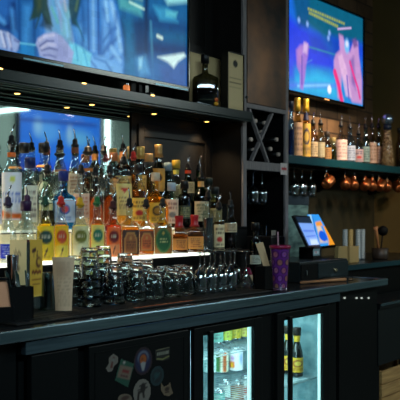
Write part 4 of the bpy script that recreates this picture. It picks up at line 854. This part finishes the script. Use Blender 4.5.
rb(358.5,134,10,'clear shorter bottle with red mark, middle of the wall shelf',glass=(200,215,220),liq=(170,180,180),lab=((190,160,160),'red',(80,80,110),(190,60,60)))
rb(365.5,128,9,'clear bottle with teal tint and pourer on the wall shelf',glass=(190,220,215),liq=(150,180,170),lab=((160,180,170),'text',(60,80,80),DK))
rb(372,127,9,'bottle with peach label near the right of the wall shelf',glass=(215,215,210),liq=(190,170,150),lab=((226,180,150),'text',(140,90,70),DK),frac=(.08,.6))
rb(378.5,127,8,'dark pourer bottle left of the ball topped decanter',glass=(190,190,160),liq=(200,170,110),lab=((190,140,110),'text',(60,40,40),DK))
rb(400,130,8,'dim bottle at the right edge of the wall shelf',glass=(180,170,140),liq=(110,90,50),top='cap',topc=(40,36,34))
p = at(387.5, 130, 2.50)
t = thing('decanter', 'tall textured decanter with round silver ball stopper on the wall shelf', 'bottle', (p.x, 2.50, SZ+.0005)); zt = p.z-SZ; R = 6.5/pxm(387,2.55)
obj('glass_body', lathe(BM(), [(R,0),(R*.98,.05),(R*.8,zt*.5),(R*.6,zt*.8),(R*.5,zt)], 24), mat('cut_glass', (200,175,130), .15, trans=.6, noise=((150,110,70), 60, (1,1,1)), bump=1), t, True)
obj('collar', lathe(BM(), [(R*.6,zt),(R*.62,zt+.03),(R*.5,zt+.034)], 20), mat('navy_collar', (14,30,50), .4), t, True)
b = BM(); bmesh.ops.create_uvsphere(b, u_segments=20, v_segments=12, radius=R*.92, matrix=Matrix.Translation((0,0,zt+.034+R*.82))); obj('ball_stopper', b, mat('silver_ball', (150,170,190), .2, .9), t, True)
# copper mugs
copper = mat('copper', (240,140,84), .34, 1)
def mug_at(i, u, v, sc, rz, label, first=None):
    if first is None:
        t = thing('copper_mug', label, 'mug', (0,0,0), 0, 'copper mugs hanging under the wall shelf')
        R, H, w = .034, .074, .002
        pr = [(.0005,0),(R*.80,0),(R*.88,.004),(R*.98,.025),(R,.045),(R*.95,H-.008),(R*.97,H),(R*.97-w,H),(R*.93-w,H-.009),(R-w,.045),(R*.96-w,.025),(R*.82,.006),(.0005,.005)]
        obj('cup', lathe(BM(), pr, 28, caps=False), copper, t, True)
        pts = [(R*.93+ (.030*math.sin(a_)), 0, .038+.026*math.cos(a_)) for a_ in np.linspace(0, math.pi, 12)]
        obj('handle', tube(BM(), pts, .0042, 8), mat('handle_brass', (226,160,110), .22, 1), t, True)
        return t
    c = first.copy(); C.objects.link(c); c['label'] = label
    for ch in first.children:
        d = ch.copy(); C.objects.link(d); d.parent = c
    return c
words = ['first', 'second', 'third', 'fourth', 'fifth', 'sixth', 'seventh', 'eighth']
m0 = None
hooks = []
for i, (u, v) in enumerate(((326,172),(345,173.5),(354.5,174.5),(364.5,175),(372.5,175.5),(379,176),(387,176.5),(399,177.5))):
    lab = 'copper mug hanging by its handle, %s from the cabinet' % words[i]
    c = mug_at(i, u, v, 1, 0, lab, m0)
    if m0 is None: m0 = c
    Y = 2.48; p = at(u, v, Y); hx, hz = p.x, p.z
    # local handle point (.068,0,.042) goes up to the hook
    rz = math.radians(205+12*((i*37)%5-2)); rot = Matrix.Rotation(rz, 4, 'Z') @ Matrix.Rotation(math.radians(-62), 4, 'Y')
    hp_ = rot @ Vector((.0590,0,.038)); c.matrix_world = Matrix.Translation(Vector((hx, Y, SB-.038))-hp_) @ rot
    hk = BM(); tube(hk, [(hx,Y,SB-.008),(hx,Y,SB-.024),(hx+.007,Y,SB-.038),(hx+.006,Y,SB-.045),(hx-.001,Y,SB-.048),(hx-.007,Y,SB-.043)], .0018, 6)
    hooks.append((hk, p))
for hk, p in hooks:
    o = obj('hook', hk, chrome, bpy.data.objects['wall_shelf'], True)
# stemmed glasses hung at left of the mugs (small highlights)
for i, (u, lab) in enumerate(((294,'left'),(302,'middle'),(311,'right'))):
    o = proto.copy(); C.objects.link(o); o.location = (at(u,200,2.56).x, 2.56, SB-.010-.172); tag(o, 'stem glass hanging under the wall shelf, %s of three by the cabinet' % lab, 'glass', 'glasses under the wall shelf')
for u in (290,298,306,315):
    x = at(u,200,2.56).x; obj('glass_rail', bx((x-.012,2.50,SB-.010),(x+.012,2.75,SB+.001)), matte_black, bpy.data.objects['wall_shelf'])
# ------------------------------------------------------------------ cash register area
A = at(297,256,2.06); Bx = at(351,256,2.06).x
t = thing('cash_drawer', 'black metal cash drawer on the counter under the touch screen', 'cash drawer', (3.49,2.06,.9015))
zt = at(340,259,2.06).z-.9015
obj('case', bx((0,.004,0),(.49,.345,zt), .004), mat('drawer_metal', (18,26,28), .4), t)
obj('drawer_front', bx((.17,-.004,.012),(.485,.004,zt-.012), .002), mat('drawer_front', (20,34,38), .4), t)
obj('side_front', bx((.005,-.002,.012),(.165,.004,zt-.012), .002), matte_black, t)
q = at(336,270,2.05); b = lathe(BM(), [(.010,0),(.011,.004),(.008,.010)], 16); bmesh.ops.rotate(b, verts=b.verts, matrix=Matrix.Rotation(math.pi/2, 3, 'X')); bmesh.ops.translate(b, verts=b.verts, vec=(q.x-3.49,-.004,q.z-.9015)); obj('keylock', b, mat('lock_brass', (210,190,150), .25, .8), t)
q = at(307,273,2.05); b = BM(); box(b, (q.x-3.49-.004,-.012,q.z-.9015-.012),(q.x-3.49+.004,-.001,q.z-.9015+.012), .002); obj('latch', b, chrome, t)
# touch screen terminal
zb = .9015+zt
t = thing('touch_terminal', 'two sided point of sale touch screen glowing blue and orange on the cash drawer', 'terminal', (3.75,2.2,zb))
def rel(u, v, Y): q = at(u, v, Y); return (q.x-3.75, q.y-2.2, q.z-zb)
# customer screen, leaning back
def quad_screen(cs, nx, nz, base, ops, m, name, parent, thickv):
    c00, c10, c11, c01 = [Vector(c) for c in cs]
    U, V = np.meshgrid(np.linspace(0,1,nx+1), np.linspace(0,1,nz+1)); col = do_paint(U, V, base, ops)
    vs = [tuple(c00*(1-u_)*(1-v_)+c10*u_*(1-v_)+c11*u_*v_+c01*(1-u_)*v_) for u_, v_ in zip(U.ravel(), V.ravel())]
    w = nx+1; fs = [(j*w+i, j*w+i+1, (j+1)*w+i+1, (j+1)*w+i) for j in range(nz) for i in range(nx)]
    me = bpy.data.meshes.new(name); me.from_pydata(vs, [], fs); a_ = me.color_attributes.new('paint', 'FLOAT_COLOR', 'POINT'); a_.data.foreach_set('color', col.reshape(-1).astype(np.float32))
    me.materials.append(m); o = bpy.data.objects.new(name, me); C.objects.link(o); o.parent = parent; return o
c1 = [rel(319,246.5,2.22), rel(335,245,2.16), rel(319,214,2.32), rel(311.5,213,2.36)]
c1 = [rel(310,248,2.26), rel(335.5,245,2.14), rel(318.5,214,2.30), rel(307,214,2.38)]
def shrink(cs, k):
    m_ = sum((Vector(c) for c in cs), Vector())/4; return [m_+(Vector(c)-m_)*k for c in cs]
nrm = (Vector(c1[1])-Vector(c1[0])).cross(Vector(c1[3])-Vector(c1[0])).normalized()
b = prism(BM(), [Vector(c)-nrm*.002 for c in c1], tuple(-nrm*.014)); obj('customer_display_case', b, plastic_black, t)
quad_screen([c+nrm*.0005 for c in shrink(c1, .97)], 40, 40, (50,150,235), [('p', (235,150,40), [(.7,-.1),(1.1,-.1),(1.1,.6),(.9,.6),(.85,.2)], .05), ('p', (226,200,170), [(.45,.1),(.75,.1),(.75,.75),(.5,.7)], .1), ('p', (236,150,60), [(.5,.62),(.9,.62),(.9,.78),(.5,.74)], .06), ('e', (20,90,220), (.66,.30,.18,.17), .04), ('p', (150,205,245), [(.1,.0),(.3,.0),(.35,1),(.12,1)], .1), ('p', (10,60,160), [(-.1,-.1),(.4,-.1),(.3,.1),(-.1,.12)], .06), ('l', (30,110,210), [(.3,.1),(.42,.9)], .03, .05)], painted('terminal_picture', .3, emit=1.1), 'customer_display', t, None)
c2 = [rel(309,247,2.10), rel(321,246,2.20), rel(310,216,2.26), rel(294,215,2.18)]
nr2 = (Vector(c2[1])-Vector(c2[0])).cross(Vector(c2[3])-Vector(c2[0])).normalized()
b = prism(BM(), [Vector(c)-nr2*.002 for c in c2], tuple(-nr2*.014)); obj('staff_display_case', b, plastic_black, t)
quad_screen([c+nr2*.0005 for c in shrink(c2, .90)], 24, 30, (120,165,240), [('p', (20,40,60), [(-.1,.78),(1.1,.78),(1.1,1.1),(-.1,1.1)], .04), ('p', (200,225,250), [(.2,.0),(.9,.0),(.9,.2),(.3,.2)], .1), ('l', (80,120,220), [(.1,.5),(.9,.5)], .03, .04), ('l', (80,120,220), [(.1,.3),(.9,.33)], .02, .03)], painted('terminal_picture'), 'staff_display', t, None)
q = rel(317,249,2.16)
obj('pedestal', bx((q[0]-.035,q[1],0),(q[0]+.05,q[1]+.09,max(q[2]+.01,.03)), .004), plastic_black, t)
b = rel(316,253,2.13)
o = panel_mesh('keypad', b[0]-.03, b[0]+.04, b[2]-.014, b[2]+.022, b[1], 14, 10, (120,150,160), [('p', (200,210,215), [(b[0]-.02,b[2]-.005),(b[0]+.03,b[2]-.005),(b[0]+.03,b[2]+.01),(b[0]-.02,b[2]+.01)], .004), ('e', (190,60,80), (b[0],b[2]+.004,.006,.005), .003)], painted('sticker_print'), t)
# steel dispenser behind terminal
q = at(287,197,2.56); q2 = at(308.5,250,2.56)
t = thing('towel_dispenser', 'greenish steel dispenser box behind the touch screen', 'dispenser', (q.x, 2.56, .9515))
w_ = q2.x-q.x
obj('steel_body', bx((0,0,0),(w_,.18,at(298,205,2.56).z-.9515), .006), mat('green_steel', (150,190,185), .35, .5, noise=((70,100,105), 8, (1,1,3))), t)
obj('dark_top', bx((.01,-.004,at(298,205,2.56).z-.9515),(w_,.18,at(298,196,2.56).z-.9515), .004), mat('blue_grey_plastic', (40,54,66), .4), t)
b = BM(); bmesh.ops.create_uvsphere(b, u_segments=16, v_segments=10, radius=.016, matrix=Matrix.Translation((w_*.55,-.008,.19))); obj('knob', b, chrome, t, True)
# black printer between
q = at(290,236,2.3)
t = thing('receipt_printer', 'small black receipt printer between the cup and the touch screen', 'printer', (3.51, 2.24, zb+.0005))
h_ = at(290,236,2.24).z-zb
obj('body', bx((0,0,0),(.13,.16,h_), .006), plastic_black, t); obj('paper_slot', bx((.02,.02,h_-.001),(.11,.05,h_+.004), .002), matte_black, t)
obj('paper', bx((.05,.03,h_+.002),(.09,.032,h_+.03)), mat('receipt_paper', (180,165,150), .7), t)
# wooden stick and silver things on counter
a_ = at(297,277,1.97); a_.z = .9075; c_ = Vector((at(326,281,1.92).x, 1.925, .9075))
tag(obj('wooden_muddler', tube(BM(), [(3.42,2.02,.9095),(3.60,1.975,.9095),(3.66,1.955,.9105),(3.72,1.94,.9105)], .0055, 10, .0085), mat('pale_wood', (190,130,84), .5, noise=((150,98,60), 10, (1,1,1))), None, True), 'pale wooden stick lying on the counter before the cash drawer', 'stick')
t = thing('bottle_opener', 'small steel bottle opener lying near the right end of the counter', 'opener', (3.83,1.97,.9017), .5)
obj('handle', bx((-.05,-.009,0),(.02,.009,.004), .002), mat('tan_handle', (150,110,70), .5), t); obj('head', lathe(BM(), [(.016,0),(.018,.002),(.016,.004)], 18, off=(.034,0,.004)), chrome, t)
tag(obj('bar_cloth', box(BM(), (3.66,1.985,.9015),(3.78,2.04,.913), .005), mat('brown_cloth', (96,66,40), .9)), 'folded brown cloth on the counter before the cash drawer', 'cloth')
# ------------------------------------------------------------------ back counter on the right
t = thing('back_counter', 'dark raised back counter against the end wall with teal edge', 'counter', (4.06,2.16,0))
obj('worktop', bx((0,0,.925),(1.745,.635,.95), .002), mat('dark_top', (14,18,20), .3), t)
obj('edge', bx((0,-.006,.922),(1.745,0,.951)), mat('teal_edge', (30,66,74), .35, .3), t)
obj('cabinet_body', bx((0,.02,.0),(1.745,.635,.924)), black, t)
t = thing('cup_dispenser', 'cup holder with two cream boxes and standing stacked cups on the back counter', 'cup holder', (0,0,0))
for (u0, u1) in ((338.5,347.5),(350,359)):
    a_ = at(u0,246.5,2.24); c_ = at(u1,262,2.24)
    obj('cream_box', bx((a_.x,2.24,.9512),(c_.x,2.265,a_.z), .003), mat('cream_paper', (170,142,90), .7), t)
cupm = mat('plastic_cup', (150,165,170), .3, trans=.2); cupm2 = mat('paper_cup', (160,135,80), .6)
lastc = None
for i, (u, vt, mm, lab) in enumerate(((345,229,cupm,'leftmost grey'), (350.5,229,cupm2,'tan second'), (358,229,cupm,'grey third'), (362.5,229,cupm,'pale rightmost'))):
    Y = 2.37; q = at(u, vt, Y); r = 2.6/pxm(u, Y); zz = q.z-.951
    b = BM(); prf = []
    for k in range(12): prf += [(r*.86, zz*k/12), (r, zz*(k+1)/12-.004), (r*1.03, zz*(k+1)/12-.002)]
    lathe(b, prf, 20)
    tag(obj('cup_stack', b, mm, None, True, (q.x, Y, .9512)), 'tall stack of takeaway cups on the back counter, '+lab, 'cups', 'stacked cups on the back counter')
# utensil crock
q = at(381,240,2.30)
t = thing('utensil_crock', 'dark crock with a wooden spoon and dark ladle on the back counter', 'crock', (at(380,200,2.28).x, 2.28, .9512)); zt = at(380,248,2.28).z-.951
obj('pot', lathe(BM(), [(.045,0),(.05,.01),(.052,zt),(.047,zt),(.044,.02)], 24), mat('brown_crock', (36,26,18), .5), t, True)
tag(obj('wooden_spoon', tube(BM(), [(0,0,0),(-.05,.0,.15),(-.058,0,.17)], .006, 8, .016), mat('pale_wood'), None, True, (t.location.x-.008, t.location.y, .985)), 'wooden spoon leaning left in the dark crock', 'spoon')
g = BM(); tube(g, [(0,0,0),(.03,0,.12)], .005, 8); bmesh.ops.create_uvsphere(g, u_segments=14, v_segments=10, radius=.032, matrix=Matrix.Translation((.036,0,.145)))
tag(obj('dark_ladle', g, matte_black, None, True, (t.location.x+.006, t.location.y, .985)), 'dark round headed ladle standing in the crock', 'ladle')
# low steel counter at the right with cabinet and wooden crate
t = thing('low_counter', 'low dark work table with thin steel edge at the right', 'table', (4.03,1.90,0))
obj('top', bx((0,0,.735),(1.77,.245,.765), .002), mat('dark_top'), t); obj('steel_edge', bx((0,-.006,.752),(1.77,0,.766), .001), steel, t)
obj('apron', bx((.0,.01,.44),(1.77,.02,.735)), mat('apron_black', (10,18,20), .4), t)
boxes('leg', [((x,y,0),(x+.035,y+.035,.735)) for x in (0,1.73) for y in (.021,.20)], black, t)
t = thing('wooden_crate', 'pale wooden slatted crate on the floor under the low table', 'crate', (at(382,380,1.93).x, 1.93, 0)); zt = at(390,369,1.93).z
crw = mat('crate_wood', (190,150,92), .6, noise=((150,112,66), 4, (1,1,20)))
z = zt
for h_ in (.075,.07,.055,.055,.055,.05):
    if z-h_ < .005: break
    obj('slat', bx((0,0,z-h_+.006),(.6,.015,z), .002), crw, t); z -= h_
boxes('corner_post', [((x,y,0),(x+.025,y+.024,zt)) for x in (0,.575) for y in (.0155,.17)], crw, t); obj('back_board', bx((0,.195,.0),(.6,.21,zt)), crw, t)
# fridge: beer bottles in the right door
for (u, Y, lab) in ((297,2.03,'dark beer bottle with yellow labels in the right fridge door, right of two'), (288,2.095,'dark beer bottle with yellow labels in the right fridge door, left of two')):
    q = at(u, 200, Y)
    bottle('beer_bottle', lab, q.x, Y, .4685, .215, .029, 'slope', glass=(40,70,50), liq=(20,30,14), level=.7, lab=((232,180,40),'emblem',(150,50,20),(240,200,80)), frac=(.10,.42), top='cap', topc=(40,30,26), band=((236,186,50),.76,.93), half=1.5)
# ------------------------------------------------------------------ lamps
def area(name, loc, rot, sx, sy, power, col):
    l = bpy.data.lights.new(name, 'AREA'); l.shape = 'RECTANGLE'; l.size = sx; l.size_y = sy; l.energy = power; l.color = col
    o = bpy.data.objects.new(name, l); C.objects.link(o); o.location = loc; o.rotation_euler = rot; return o
def pendant(x, y, z, r, label, e, col):  # unseen pendants, added so the glassware has lights to reflect
    t = thing('added_pendant_lamp', label, 'lamp', (x, y, z))
    obj('shade', lathe(BM(), [(r*1.2,-.02),(r*1.1,r*.4),(r*.5,r),(.015,r*1.3),(.012,r*1.5)], 24, caps=False), black, t, True)
    b = BM(); bmesh.ops.create_uvsphere(b, u_segments=16, v_segments=12, radius=r*.7); obj('bulb', b, mat('added_pendant_bulb_%d' % int(col[2]), (255,255,255), .5, emit=col, es=e), t, True)
    obj('cord', tube(BM(), [(0,0,r*1.4),(0,0,2.9-z)], .004, 6), matte_black, t)
for i, (x, y) in enumerate(((-.9,-.9),(.6,-1.2),(2.2,-1.2),(3.8,-.9),(5.6,-.6))):
    pendant(x, y, 2.25, .07, 'added unseen black pendant lamp over the room in front of the bar, %s from the left' % ['first','second','third','fourth','fifth'][i], 40, (255,214,170) if i > 2 else (205,232,255))
area('room_light_cool', (.6,-.6,2.8), (math.radians(28),0,math.radians(-25)), 2.2, .6, 82, (.62,.88,1))
def spot(name, loc, tgt, e, col, ang, rad=.05):
    l = bpy.data.lights.new(name, 'SPOT'); l.energy = e; l.color = col; l.spot_size = math.radians(ang); l.spot_blend = .8; l.shadow_soft_size = rad
    o = bpy.data.objects.new(name, l); C.objects.link(o); o.location = loc; o.rotation_euler = (Vector(tgt)-Vector(loc)).to_track_quat('-Z','Y').to_euler()
area('fridge_fill', (2.85,2.15,.788), (0,0,0), .8, .3, 8.0, (.80,1,1))  # unseen area lights added to brighten the fridge interior
area('fridge_fill', (3.25,2.12,.788), (0,0,0), .3, .2, 1.6, (.70,.95,1))
area('fridge_fill', (3.05,1.93,.45), (math.radians(90),0,0), .12, .6, 4.0, (.85,1,1))
spot('brick_wall_lamp', (4.55,1.5,2.8), (4.7,2.8,1.85), 260, (1,.76,.5), 46)
area('room_light_far', (6.6,-1.1,2.8), (0,0,0), 2, .6, 110, (.8,.95,.9))
for x in (1.735,2.15,2.56,2.97,3.38):
    l = bpy.data.lights.new('downlight_lamp', 'SPOT'); l.energy = 7.5; l.color = (1,.72,.4); l.spot_size = math.radians(100); l.spot_blend = .7; l.shadow_soft_size = .015
    o = bpy.data.objects.new('downlight_lamp', l); C.objects.link(o); o.location = (x,2.545,1.698)
spot('end_wall_fill', (4.3,.9,2.7), (5.6,2.6,1.0), 34, (1,.74,.36), 42)  # unseen spot added to warm the end wall
spot('mug_fill', (3.4,.4,2.6), (4.9,2.5,1.45), 120, (1,.86,.74), 34, .14)  # unseen spot added to bring out highlights on the copper mugs
w = bpy.data.worlds.new('world'); bpy.context.scene.world = w; w.use_nodes = True
w.node_tree.nodes['Background'].inputs[0].default_value = (.02,.035,.04,1); w.node_tree.nodes['Background'].inputs[1].default_value = 1
# ------------------------------------------------------------------ camera
cd = bpy.data.cameras.new('camera'); cd.sensor_width = 24; cd.sensor_fit = 'HORIZONTAL'; cd.lens = 50; cd.shift_y = 15.5/400
co = bpy.data.objects.new('camera', cd); C.objects.link(co); co.location = (0,0,ZC)
co.rotation_euler = (math.pi/2, 0, PHI-math.pi/2)
cd.dof.use_dof = True; cd.dof.focus_distance = 3.2; cd.dof.aperture_fstop = 4.5
cd.clip_start = .05
sc = bpy.context.scene; sc.camera = co
sc.view_settings.view_transform = 'Standard'; sc.view_settings.look = 'None'; sc.view_settings.exposure = 0; sc.view_settings.gamma = 1
